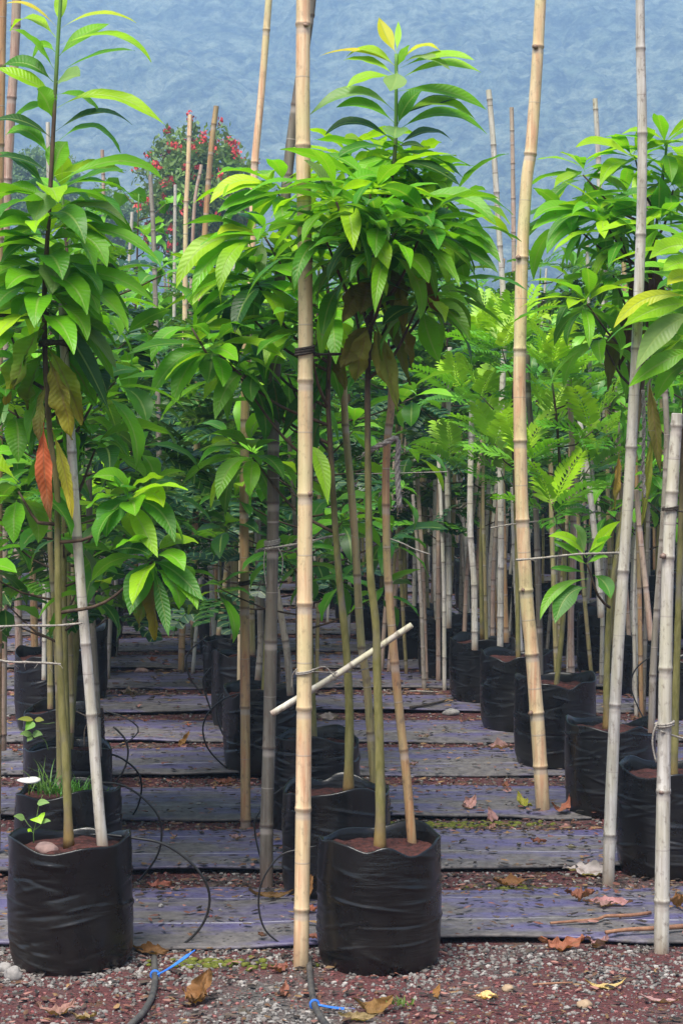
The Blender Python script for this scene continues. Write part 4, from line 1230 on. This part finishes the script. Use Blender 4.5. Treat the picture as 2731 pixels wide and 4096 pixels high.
for i in range(60):
    by = rnd.uniform(13.9, 18.5)
    bx = P(rnd.uniform(1480, 2500) if i < 46 else rnd.uniform(420, 1300), 2000, by).x
    hgt = rnd.uniform(1.25, 1.9); ln = rnd.uniform(-.14, .14); z = on_floor(bx, by)
    bamboo('thin weathered bamboo stake standing among the far saplings', None, by, rnd.uniform(.026, .036) * F / by, rnd.uniform(.022, .03) * F / by, ('bam_pale', 'bam_green', 'bam_pale', 'bam_pink', 'bam_grey')[i % 5], group=SG, n=8,
           world=[Vector((bx, by, z - .01)), Vector((bx + ln * .4 + rnd.uniform(-.03, .03), by, z + hgt * .5)), Vector((bx + ln, by, z + hgt))])

bamboo('short cut bamboo stick tied slantwise behind the golden front stake', [(1087, 2856), (1360, 2690), (1646, 2500)], 7.085, 27, 25, 'bam_pale', group=None, name='bamboo_stick', cat='bamboo stick', spacing=.19)

# ------------------------------------------------------------------ twine, rope, ties
def cord(label, pts, Y, wpx, mat='twine', name='twine', cat='twine', hairs=0, dz=None, strands=1):
    mb = MB()
    q = [P(p[0], p[1], Y + (p[2] if len(p) > 2 else 0)) for p in pts]
    o = np.array(tuple(q[0]))
    path = catmull(q, .012)
    r = pxw(wpx, Y) / 2
    k = len(path)
    if strands == 1:
        tube(mb, path, r * (1 + .18 * np.sin(np.arange(k) * 1.1)), 6)
    else:
        T = nrm(np.gradient(path, axis=0)); a = nrm(np.cross(T, np.array([.1, 1, .2]))); b = np.cross(T, a)
        for i in range(strands):
            ph = np.arange(k) * .9 + i * 2 * math.pi / strands
            tube(mb, path + (a * np.cos(ph)[:, None] + b * np.sin(ph)[:, None]) * r * .55, r * .6, 6)
    for _ in range(hairs):
        c = path[rnd.randrange(k)]
        e = c + npr.normal(0, .018, 3) - np.array([0, 0, .01])
        tube(mb, catmull([c, (c + e) / 2 + npr.normal(0, .005, 3), e], .01), .0008, 4)
    return tag(mb.build(name, M[mat], None, o), label, cat)

def ring(label, px, py, Y, rpx, wpx, mat='twine', turns=2, tails=(), name='twine_tie', cat='twine tie'):
    """a few turns of twine round a stake, with loose ends"""
    c = np.array(tuple(P(px, py, Y))); r = pxw(rpx, Y); w = pxw(wpx, Y) / 2
    mb = MB()
    t = np.linspace(0, turns * 2 * np.pi, turns * 22)
    path = np.stack([c[0] + (r + w) * np.cos(t), c[1] + (r + w) * np.sin(t), c[2] + w * 1.7 * t / (2 * np.pi) + .004 * np.sin(t + 1)], -1)
    tube(mb, path, w, 6)
    for tl in tails:
        q = [P(x, y, Y - r - w + d) for x, y, d in tl]
        p = catmull(q, .012)
        tube(mb, p, w * .8, 6)
    return tag(mb.build(name, M[mat], None, c), label, cat)

ring('grey twine knotted round the golden front stake with loose loops', 1218, 2693, 6.99, 31, 7, turns=2,
     tails=[[(1188, 2675, .01), (1172, 2700, .04), (1166, 2760, .06)], [(1248, 2680, .01), (1300, 2668, .08), (1340, 2710, .09)], [(1248, 2686, .01), (1320, 2690, .1), (1420, 2685, .14), (1520, 2660, .15)]])
ring('dark twine wound round the golden front stake below the leaves', 1219, 1420, 6.99, 30, 12, 'twine_dark', 3)
cord('thin dark twine line running from the golden front stake to the middle stem', [(1245, 1418, 0), (1360, 1416, .06), (1470, 1412, .12)], 7.0, 11, 'twine_dark', 'twine', 'twine')
ring('twisted twine wound round the dark grey pole, frayed', 1088, 2180, 8.16, 27, 6, 'twine', 4, [[(1060, 2200, .0), (1056, 2260, .0), (1066, 2350, .01)], [(1112, 2190, 0), (1130, 2230, 0), (1128, 2300, 0)]])
cord('frayed twine line from the dark pole past the golden stake', [(1060, 2196), (1150, 2182), (1240, 2165), (1300, 2150), (1380, 2136)], 8.1, 9, hairs=40)
cord('black tie joining the left sapling stem to its pale stake', [(160, 1372, -.04), (220, 1370, -.05), (272, 1374, -.03), (285, 1395, .02)], 7.1, 26, 'twine_dark', 'stem_tie', 'tie', hairs=18)
cord('dark thin stick tied across from the left edge to the left sapling', [(-20, 1262), (90, 1260), (196, 1255)], 7.06, 13, 'twine_dark', 'tie_stick', 'tie')
cord('upper grey twine stretched across the stakes at the left', [(-20, 2508), (90, 2502), (180, 2503), (260, 2500), (330, 2492)], 7.02, 9, hairs=12)
cord('lower grey twine stretched across the stakes at the left', [(-10, 2640), (40, 2648), (140, 2650), (245, 2656)], 7.04, 9, hairs=10)
cord('thick frayed rope tying the middle stem to its stake, end hanging down', [(1455, 1822, -.02), (1500, 1790, -.03), (1548, 1768, -.05), (1585, 1752, -.03), (1592, 1790, -.03), (1588, 1850, -.02), (1592, 1950, -.02), (1598, 2030, -.02)], 7.14, 22, 'twine', 'rope', 'rope', hairs=60, strands=3)
cord('thin wire strung level behind the middle stems at chest height', [(1420, 1896), (1560, 1893), (1680, 1890), (1790, 1887)], 8.6, 4)
cord('thin sagging twine right of the middle stake', [(1530, 2145), (1600, 2170), (1660, 2198), (1720, 2218)], 9.0, 6)
cord('doubled grey twine from the big golden bamboo to the whitish pole', [(2062, 2240, -.06), (2120, 2236, -.08), (2200, 2228, -.1), (2300, 2218, -.2), (2400, 2214, -.5), (2475, 2212, -.9)], 9.68, 10, hairs=16)
cord('dark wire looped behind the big golden bamboo to the pink stake', [(1960, 2112), (2040, 2098), (2150, 2085), (2260, 2068)], 11.0, 6)
cord('short white twine knotted between the pink and the white stakes', [(2215, 2040), (2250, 2052), (2300, 2048), (2330, 2060), (2390, 2042)], 11.0, 8, hairs=14)
ring('dark doubled twine round the thick pale right stake, above', 2678, 2040, 7.20, 27, 8, 'twine_dark', 2, [[(2700, 2042, .01), (2760, 2052, .05)]])
ring('white twine round the thick pale right stake, below, with a hanging end', 2656, 2905, 7.20, 31, 10, 'twine', 2,
     [[(2628, 2890, .0), (2612, 2930, .0), (2608, 2980, 0), (2622, 3050, 0)], [(2640, 2925, 0), (2700, 2945, .03), (2770, 2965, .06)]])
cord('braided white twine hanging beside the whitish right pole', [(2570, 1560), (2574, 1700), (2570, 1860), (2576, 1990)], 8.3, 15, strands=2, hairs=12)
ring('dark twine round the olive and orange stake', 982, 2340, 9.30, 20, 10, 'twine_dark', 2, [[(1000, 2338, 0), (1060, 2338, 0), (1150, 2325, 0)]])
ring('black wire knotted round the two left stakes low down', 372, 2870, 7.14, 26, 7, 'twine_dark', 2, [[(350, 2866, 0), (305, 2845, .02)], [(360, 2880, 0), (340, 2920, 0), (338, 2990, 0)]])

# ------------------------------------------------------------------ drip tubes and hoses
def dtube(label, pts, Y, wpx=10, d1=0.):
    q = [P(x, y, Y + d1 * i / (len(pts) - 1)) for i, (x, y) in enumerate(pts)]
    o = np.array(tuple(q[0]))
    mb = MB(); p = catmull(q, .02)
    tube(mb, p, pxw(wpx, Y) / 2, 7)
    return tag(mb.build('drip_tube', M['tube'], None, o), label, 'drip tube')
dtube('largest black drip tube arching from the left bag down to the blue tied hose', [(362, 3340), (420, 3339), (535, 3352), (652, 3375), (759, 3446), (821, 3526), (839, 3598), (821, 3678), (768, 3750), (679, 3810)], 7.18, 11, .09)
dtube('black drip tube arching out of the second left bag', [(393, 3129), (482, 3138), (562, 3183), (625, 3250), (647, 3312), (638, 3401), (598, 3473), (545, 3535)], 8.15, 9, .12)
dtube('black drip tube arching out of the third left bag', [(393, 3008), (473, 3026), (545, 3080), (567, 3142), (553, 3223), (518, 3280)], 9.25, 8, .35)
dtube('black drip tube curving behind the third left bag', [(455, 2906), (500, 2955), (513, 3008), (500, 3071), (460, 3135)], 10.4, 8)
dtube('thin black drip tube bent like an elbow, farthest in the left aisle', [(420, 2843), (500, 2870), (553, 2910), (540, 2945), (480, 2985)], 11.4, 6)
dtube('black drip tube looping left of the foremost golden stake down to the gravel', [(1265, 3385), (1183, 3401), (1125, 3419), (1071, 3482), (1040, 3553), (1036, 3642), (1063, 3723), (1125, 3776), (1180, 3812)], 7.22, 8, .05)
dtube('thin black drip tube curving behind the dark grey pole', [(1290, 3120), (1188, 3129), (1107, 3169), (1036, 3250), (1018, 3312), (1036, 3410), (1056, 3470)], 8.5, 7)
dtube('round black drip tube loop left of the olive and orange stake', [(985, 2775), (946, 2776), (884, 2803), (830, 2857), (812, 2919), (830, 2990), (884, 3053), (950, 3105)], 10.6, 7, .15)
dtube('crossing black drip tube inside the round loop of the aisle', [(1010, 2700), (955, 2727), (884, 2785), (866, 2848), (893, 2937), (945, 3002)], 11.3, 8)
dtube('far black drip tube hanging over the dark bag in the left aisle', [(829, 2544), (757, 2606), (746, 2655), (762, 2713), (811, 2780)], 13.8, 7)
dtube('second far black drip tube in the left aisle', [(885, 2633), (820, 2700), (815, 2749), (846, 2847), (862, 2890)], 12.6, 7)
dtube('thin drip tube arching beside the thick pale right stake', [(2640, 2610), (2611, 2620), (2541, 2676), (2522, 2750), (2559, 2848), (2590, 2900)], 11.3, 6)
dtube('drip tube tangle right of the thick mossy far stake', [(1640, 2290), (1668, 2330), (1700, 2350), (1760, 2380), (1830, 2440), (1900, 2480)], 16, 6)

def hose(label, pts, wpx, tie, strap):
    q = [G(x, y, .012) for x, y in pts]
    root = empty('hose', tuple(q[0])); tag(root, label, 'hose')
    o = np.array(tuple(q[0]))
    mb = MB(); p = catmull([tuple(a) for a in q], .02)
    p[:, 2] += .002
    tube(mb, p, pxw(wpx, 6.9) / 2, 12)
    mb.build('pipe', M['hose'], root, o)
    # blue strap: a ring and a flat tail
    mb = MB()
    c = np.array(tuple(G(*tie, .012)))
    i = np.argmin(np.linalg.norm(p - c, axis=1)); i = min(max(i, 1), len(p) - 2)
    T = nrm(p[i + 1] - p[i - 1]); a = nrm(np.cross(T, np.array([0, 0, 1.]))); b = np.cross(T, a)
    th = np.linspace(0, 2 * np.pi, 17)
    r = pxw(wpx, 6.9) / 2 + .0025
    tube(mb, p[i] + r * (a * np.cos(th)[:, None] + b * np.sin(th)[:, None]), .0045, 6)
    s = [np.array(tuple(P(x, y, p[i][1] + d))) for x, y, d in strap]
    sp = catmull(s, .01)
    W = np.linspace(.0035, .0085, len(sp)) * np.where(np.arange(len(sp)) > len(sp) * .8, np.linspace(1, .35, len(sp)), 1)
    N = np.array([0, -.35, .94])
    T = nrm(np.gradient(sp, axis=0)); A = nrm(np.cross(T, N)); B = np.cross(A, T)
    v = np.stack([sp + A * W[:, None] + B * .001, sp - A * W[:, None] + B * .001, sp - A * W[:, None] - B * .001, sp + A * W[:, None] - B * .001], 1)
    mb.add(v.reshape(-1, 3), grid_faces(len(sp), 4, True))
    mb.build('cable_tie', M['blue'], root, o, smooth=False)
hose('grey black hose with blue tie pointing up right, beside the left bag', [(617, 3832), (619, 3880), (620, 3925), (607, 3992), (571, 4055), (527, 4098), (470, 4160)], 26, (618, 3905), [(622, 3903, -.02), (690, 3865, -.03), (781, 3800, -.02)])
hose('grey black hose with blue tie lying flat, below the foremost golden stake', [(1236, 3835), (1240, 3900), (1246, 3960), (1258, 4020), (1285, 4075), (1330, 4130)], 26, (1253, 4018), [(1258, 4016, -.02), (1330, 4030, -.02), (1442, 4042, .0)])

# ------------------------------------------------------------------ things lying about
def fallen(label, px, py, L, W, ang, col, curl=.6, lift=0., group=None, stand=0., name='fallen_leaf', mat='leaf_dry'):
    """a dry leaf on the ground; ang = heading in the picture plane seen from above (0 = right)"""
    c = G(px, py); z = on_floor(c.x, c.y) + .012 + lift
    mb = MB()
    n = 20; t = np.linspace(0, 1, n)
    cx = math.cos(ang); cy = math.sin(ang)
    s = (t - .5) * L
    hh = curl * L * ((t - .5) ** 2) * 1.4 + stand * L * t
    sw = .12 * L * np.sin(t * 3 + rnd.uniform(0, 3))
    pos = np.stack([s * cx - sw * cy, s * cy + sw * cx, hh], -1)
    N = np.repeat(np.array([[rnd.uniform(-.3, .3), rnd.uniform(-.7, -.1), 1.0]]), n, 0)
    ribbon(mb, pos, N, W, jit(col, .15), 8, fold=rnd.uniform(.4, 1.1), wave=.10, pet=.08, jag=.12, crumple=.35)
    v = np.concatenate(mb.v); mb.v = [v - np.array([0, 0, v[:, 2].min()])]
    o = mb.build(name, M[mat], None, (0, 0, 0)); o.location = (c.x, c.y, z - .010)
    return tag(o, label, 'fallen leaf', group)
PINK = np.array((.36, .20, .185)); TAN = np.array((.42, .30, .14)); RBR = np.array((.20, .075, .05)); DKB = np.array((.10, .045, .03)); GYB = np.array((.22, .18, .15))
for a in (
    ('big brown curled leaf standing on the gravel between the two front bags', 805, 4015, .13, .09, 1.2, BROWN * 1.6, 1.4, 0, None, .4),
    ('rust brown leaf sticking out from the right foot of the left bag', 605, 3812, .14, .045, -.25, BROWN * 1.7, .2),
    ('long brown leaf on the mat just left of the golden front stake', 1085, 3622, .17, .03, .15, BROWN * 1.6, .5),
    ('pink dry leaf on the mossy gap, left one of the pair near the golden foot', 1878, 3262, .10, .06, 1.1, PINK * 1.3, .9, 0, None, .3),
    ('pink dry leaf on the mossy gap, right one of the pair near the golden foot', 1962, 3290, .11, .05, 1.9, PINK, .9, 0, None, .3),
    ('flat pink leaf lying on the mat left of the black bags', 1993, 3022, .11, .06, .1, PINK * 1.15, .3),
    ('large pale leaf on the mat touching the foot of the whitish pole', 2345, 3508, .19, .07, -.1, np.array((.42, .33, .30)), .3),
    ('brown rolled leaf with a dark hollow on the right mat', 2318, 3640, .10, .07, .1, RBR * 1.3, .9),
    ('thin pink leaf on the mat behind the brown stalks', 2430, 3660, .18, .05, .02, PINK, .2),
    ('crinkled reddish leaf hanging over the front edge of the right mat', 2245, 3805, .16, .06, .3, RBR * 1.4, .8),
    ('folded pinkish leaf beside the crinkled one at the mat edge', 2385, 3800, .11, .06, -.9, PINK * .9, 1.0, 0, None, .2),
    ('slim yellow tan leaf curled on the red soil at lower right', 2418, 3958, .13, .022, .3, TAN * 1.2, .7),
    ('slim pinkish leaf on the soil in the lower right corner', 2640, 4018, .13, .02, -.3, PINK * 1.1, .5),
    ('cream tan chip of leaf on the soil below the big middle bag', 1945, 3998, .07, .03, -.1, TAN * 1.6, .3),
    ('brown twisted leaf at the bottom, right of the flat blue tie', 1490, 4050, .13, .06, .5, BROWN * 1.7, .9),
    ('upright shrivelled leaf scrap at the bottom under the middle bag', 1755, 3990, .06, .025, 1.4, BROWN * 1.8, .9, 0, None, .5),
    ('tan bent leaf along the bottom edge right of the middle', 1430, 4086, .12, .03, .1, TAN * .7, .5),
    ('curled pink grey leaf in the gravel near the lower left corner', 225, 4062, .12, .05, .4, PINK * .8, 1.0),
    ('yellow brown crumpled leaf at the bottom left of the hose', 335, 4082, .08, .035, .2, TAN * .6, .8),
    ('brown curled leaf by the foot of the golden front stake', 1110, 3890, .08, .05, .8, RBR * 1.2, 1.0),
    ('long curled reddish leaf left of the second hose', 1140, 3980, .13, .03, 1.8, RBR * 1.4, .6),
    ('rust leaf leaning on the golden front stake', 1245, 3640, .09, .04, 1.5, BROWN * 2, .4, 0, None, 1.0),
    ('small red leaf on the mat right of the golden front stake', 1238, 3690, .07, .04, .2, RBR * 1.4, .4),
    ('brown leaf pair scrap at the gap behind the left bag', 640, 3560, .10, .045, .2, RBR * 1.3, .6),
    ('dark brown leaf in the second gap of the left aisle', 900, 3140, .11, .05, .1, RBR, .5),
    ('orange standing leaf in the third gap of the left aisle', 735, 2985, .10, .04, 1.2, BROWN * 2, .8, 0, None, .8),
    ('curled red leaf at the right of the golden leaning foot', 2240, 3270, .13, .04, .8, RBR * 1.5, 1.3, 0, None, .2),
    ('yellow green leaf at the left of the golden leaning foot', 2095, 3255, .12, .05, 2.2, OLD * 1.4, .8, 0, None, .3),
    ('reddish brown leaf on the gap behind the brown rolled one', 2040, 3552, .13, .05, .05, BROWN * 1.5, .5),
    ('brown leaf scrap at the right edge on the mat', 2705, 3670, .09, .06, .4, BROWN * 1.5, .8),
    ('flat grey leaf in the left aisle far back', 515, 2790, .12, .06, .1, GYB, .3),
    ('pale stone coloured leaf under the red thin stem', 1310, 2890, .13, .06, .1, np.array((.40, .30, .26)), .4)):
    fallen(*a)
FG = 'small reddish leaves strewn over the mats'
for i in range(70):
    Yv = rnd.choice(STRIPS[:9])
    py = 1650 + 15708 / (rnd.uniform(Yv[0], Yv[1] + .25)); px = rnd.uniform(40, 2700)
    fallen('small dry reddish leaf strewn on the dark ground mats', px, py, rnd.uniform(.035, .08), rnd.uniform(.018, .04), rnd.uniform(0, 6.28),
           rnd.choice((PINK, RBR * 1.4, RBR, DKB * 1.4, GYB, PINK * .8)), rnd.uniform(.2, .9), 0, FG)

def stick(label, pts, wpx, mat='twig', name='twig', cat='twig', lift=.01):
    q = [G(x, y, lift) for x, y in pts]
    mb = MB(); o = np.array(tuple(q[0])); p = catmull(q, .03)
    for i in range(len(p)): p[i, 2] = on_floor(p[i, 0], p[i, 1]) + lift
    tube(mb, p, np.linspace(1, .7, len(p)) * pxw(wpx, q[0].y) / 2, 8)
    return tag(mb.build(name, M[mat], None, o), label, cat)
stick('split brown leaf stalk with pale bent end on the right mat', [(2600, 3690), (2520, 3700), (2420, 3703), (2390, 3715), (2300, 3722), (2200, 3730)], 16, lift=.012)
stick('thick reddish stalk lying along the mat edge behind the thick pale stake', [(2760, 3740), (2640, 3748), (2500, 3755), (2420, 3765)], 22, lift=.014)
stick('long thin grey twig on the soil along the bottom right', [(2030, 4090), (2140, 4060), (2240, 4040), (2330, 4030)], 6, 'twine_dark', lift=.006)
stick('grey twig lying by the gap behind the middle stems', [(1530, 2778), (1640, 2765), (1690, 2765), (1750, 2768)], 8, 'twine', lift=.01)
stick('dark stick lying on the mat left of the wrinkled black bags', [(1640, 2850), (1720, 2838), (1820, 2815)], 12, 'twine_dark', lift=.01)
stick('reddish stick lying on the gravel in front of the middle bag', [(2130, 3938), (2230, 3932), (2290, 3930)], 10, lift=.008)

def stone(label, px, py, r, mat, sq=.7, z=None, Y=None):
    c = G(px, py) if Y is None else P(px, py, Y)
    import bmesh
    bm = bmesh.new(); bmesh.ops.create_icosphere(bm, subdivisions=3, radius=1)
    sd = rnd.uniform(0, 50)
    for v in bm.verts:
        k = 1 + .28 * mnoise.noise(v.co * 1.1 + Vector((sd, 0, 0))) + .08 * mnoise.noise(v.co * 4 + Vector((0, sd, 0)))
        v.co = Vector((v.co.x * r * k, v.co.y * r * .8 * k, v.co.z * r * sq * k))
    me = bpy.data.meshes.new('stone'); bm.to_mesh(me); bm.free()
    me.polygons.foreach_set('use_smooth', [True] * len(me.polygons)); me.materials.append(M[mat])
    o = bpy.data.objects.new('stone', me); o.location = (c.x, c.y, (terr(c.y) if z is None else z) + r * sq * .6); COL.objects.link(o)
    return tag(o, label, 'stone')
stone('lumpy pinkish stone on the soil of the left bag', 185, 3395, .042, 'rock', .55, .385, 7.02)
stone('tan oval pebble at the bottom right', 2335, 4032, .024, 'pebble', .7)
stone('cream pebble below the right side of the middle bag', 2030, 3965, .02, 'pebble', .7)
stone('grey white stone at the left foot of the left bag', 55, 3915, .03, 'stone_grey', .9)
stone('small grey stone left of the left bag foot', 20, 3890, .025, 'stone_grey', .9)
stone('pinkish stone on the far mat by the orange lone stake', 565, 2697, .05, 'rock', .6)
stone('white grey stone left of the wrinkled bags', 1803, 2860, .05, 'stone_grey', .5)

def mushroom():
    root = empty('mushroom', tuple(P(116, 3142, 7.9))); tag(root, 'flat white mushroom cap beside the grass in the second left bag', 'mushroom')
    mb = MB()
    th = np.linspace(0, 2 * np.pi, 28, endpoint=False)
    prof = [(0.004, .012), (.02, .012), (.038, .009), (.050, .002), (.0525, -.004), (.048, -.008), (.03, -.008), (.004, -.006)]
    v = np.array([[(r * (1 + .06 * math.sin(3 * t)) * math.cos(t), r * (1 + .06 * math.sin(3 * t)) * math.sin(t), z + .03 + .003 * math.sin(2 * t)) for t in th] for r, z in prof])
    mb.add(v, grid_faces(len(prof), 28, True)); mb.build('cap', M['white'], root)
    root.scale = (.85, .85, .7)
    mb = MB(); tube(mb, catmull([(0.004, 0, -.05), (0, 0, 0), (0, 0, .024)], .01), .0035, 8); mb.build('stalk', M['moss'], root)
mushroom()

def herb(label, name, cat, leaves, stems, Y, mat='leaf_fine'):
    c = np.array(tuple(P(*stems[0][0], Y)))
    root = empty(name, tuple(c)); tag(root, label, cat)
    mb = MB()
    for s in stems:
        p = catmull([P(x, y, Y) for x, y in s], .01)
        uv = np.zeros((len(p), 3)); uv[:, 1] = .9
        tube(mb, p, np.linspace(.0022, .0012, len(p)), 5, uv=uv)
    mb.build('stem', M['stem'], root, c)
    mb = MB()
    for b, m, t, W, col in leaves:
        leafb(mb, P(*b, Y), P(*m, Y - .01), P(*t, Y - .03), W, col, 1.0, 8, 4, fold=.15, pet=.02, wide=.7)
    mb.build('foliage', M[mat], root, c)
herb('small heart leaved weed seedling in the left bag', 'weed_seedling', 'weed', [((152, 3268), (150, 3260), (166, 3296), .055, YOUNG), ((150, 3215), (170, 3205), (200, 3212), .025, PALE), ((100, 3276), (80, 3265), (55, 3265), .025, PALE), ((165, 3290), (185, 3280), (205, 3285), .018, PALE), ((130, 3325), (120, 3320), (114, 3328), .02, YOUNG)],
     [[(137, 3372), (136, 3330), (146, 3290), (155, 3230), (172, 3180)], [(133, 3318), (112, 3295), (100, 3276)], [(140, 3320), (160, 3305), (168, 3292)]], 6.98)
herb('pale weed with pointed leaves in the third left bag', 'weed_seedling', 'weed', [((135, 2880), (100, 2872), (70, 2878), .025, YEL * .5 + PALE * .5), ((132, 2885), (125, 2900), (102, 2922), .045, FRESH), ((130, 2940), (100, 2930), (80, 2938), .03, PALE), ((130, 2940), (150, 2932), (172, 2940), .035, PALE), ((128, 2945), (120, 2955), (110, 2966), .025, PALE), ((140, 2878), (160, 2878), (178, 2882), .025, YEL * .4 + PALE * .5)],
     [[(195, 3000), (180, 2960), (140, 2930), (132, 2885)], [(220, 2890), (180, 2895), (138, 2880)]], 9.0)

def tuft(label, px, py, Y, n, hpx, spread, col):
    c = np.array(tuple(P(px, py, Y))); mb = MB()
    for _ in range(n):
        a = rnd.uniform(0, 6.28); h = pxw(hpx, Y) * rnd.uniform(.5, 1.1)
        leaf(mb, c + np.array([rnd.gauss(0, spread), rnd.gauss(0, spread * .6), 0]), a, rnd.uniform(.9, 1.5), rnd.uniform(.2, 1.2), h, rnd.uniform(.004, .008), jit(col), 6, 2, fold=.4, pet=0, wide=.5)
    return tag(mb.build('grass_tuft', M['leaf_fine'], None, c), label, 'grass')
tuft('bright green grass tuft at the mossy stem of the second left bag', 275, 3178, 8.02, 130, 85, .05, np.array((.06, .22, .03)))
tuft('sparse tall grass blades rising beside the white mushroom', 175, 3180, 8.0, 26, 170, .025, np.array((.10, .20, .04)))
tuft('little green weed tuft on the soil below the middle bag', 1590, 4020, 6.5, 40, 45, .02, np.array((.10, .18, .03)))

# ------------------------------------------------------------------ far trees
def far_tree(name, label, cx, cy, Y, wpx, hpx, seed, flowers=False, base=None, tone=1.0):
    rg = random.Random(seed)
    c = np.array(tuple(P(cx, cy, Y))); a = pxw(wpx, Y) / 2; b = pxw(hpx, Y) / 2
    z0 = terr(Y)
    root = empty(name, (c[0], c[1], z0)); tag(root, label, 'tree')
    o = np.array((c[0], c[1], z0))
    st = MB()
    tube(st, catmull([(c[0], c[1], z0 - .2), (c[0] + a * .08, c[1], (z0 + c[2]) / 2), (c[0], c[1], c[2])], .5), np.linspace(a * .12, a * .06, len(catmull([(c[0], c[1], z0 - .2), (c[0] + a * .08, c[1], (z0 + c[2]) / 2), (c[0], c[1], c[2])], .5))), 9)
    lv, fl = MB(), MB()
    rs = np.random.default_rng(seed)
    clumps = []
    for _ in range(230):
        d = nrm(rs.normal(0, 1, 3)); k = rg.uniform(.45, 1.0)
        e = c + d * np.array([a, a, b]) * k * (1 + .2 * mnoise.noise(Vector(d * 1.7)))
        clumps.append((e, d, k))
    for e, d, k in clumps[::4]:
        p = catmull([c - np.array([0, 0, b * .5]), (c + e) / 2 - np.array([0, 0, b * .1]), e], .4)
        tube(st, p, np.linspace(a * .035, a * .008, len(p)), 5)
    for e, d, k in clumps:
        cr = a * rg.uniform(.14, .24)
        tn = np.array([BLUE, DEEP, MID * .8][rg.choice((0, 0, 1, 1, 2))]) * rg.uniform(.8, 1.5) * tone
        for _ in range(90):
            q = e + rs.normal(0, cr * .5, 3)
            s = a * rg.uniform(.04, .08)
            u = nrm(rs.normal(0, 1, 3) + np.array([0, 0, -.3])); w2 = nrm(np.cross(u, rs.normal(0, 1, 3)))
            lv.add([q - u * s, q + w2 * s * .45, q + u * s, q - w2 * s * .45], [[0, 1, 2, 3]], tn * rg.uniform(.75, 1.3))
    if flowers:
        for e, d, k in clumps:
            if k < .55 or d[1] > .6 or rg.random() < .2: continue
            f0 = e + d * a * .16 + np.array([0, 0, a * .05])
            for _ in range(rg.randrange(14, 30)):
                q = f0 + rs.normal(0, a * .035, 3)
                s = a * rg.uniform(.022, .045)
                u = nrm(np.array([0, 0, 1.]) + rs.normal(0, .7, 3)); w2 = nrm(np.cross(u, rs.normal(0, 1, 3)))
                fl.add([q - u * s, q + w2 * s * .6, q + u * s, q - w2 * s * .6], [[0, 1, 2, 3]], np.array((.62, .06, .06)) * rg.uniform(.8, 1.2))
    st.build('trunk', M['trunk'], root, o)
    lv.build('crown', M['leaf_far'], root, o, smooth=False)
    if flowers: fl.build('blossoms', M['blossom'], root, o, smooth=False)
far_tree('flowering_tree', 'dark tree with clusters of red blossoms in front of the hazy hill', 812, 790, 62, 450, 580, 5, True)
far_tree('hazy_tree', 'bluish hazy tree on the slope left of the flowering tree', 160, 760, 150, 330, 300, 6, tone=1.2)
far_tree('hazy_tree', 'hazy tree low between the left sapling and the flowering tree', 420, 900, 130, 300, 260, 7, tone=1.1)

# ------------------------------------------------------------------ haze
def haze():
    x0, x1, y0, y1, z0, z1 = -345, 345, -6, 1530, -1.0, 540
    v = [(x, y, z) for z in (z0, z1) for y in (y0, y1) for x in (x0, x1)]
    mb = MB(); mb.add(v, [[0, 2, 3, 1], [4, 5, 7, 6], [0, 1, 5, 4], [2, 6, 7, 3], [0, 4, 6, 2], [1, 3, 7, 5]])
    m = bpy.data.materials.new('haze'); m.use_nodes = True
    t = m.node_tree; t.nodes.remove(t.nodes['Principled BSDF'])
    pv = t.nodes.new('ShaderNodeVolumePrincipled')
    pv.inputs['Color'].default_value = (.46, .71, 1.0, 1)
    pv.inputs['Density'].default_value = HAZE
    t.links.new(pv.outputs[0], t.nodes['Material Output'].inputs['Volume'])
    o = mb.build('haze', m, smooth=False)
    tag(o, kind='stuff')
HAZE = .00108
haze()
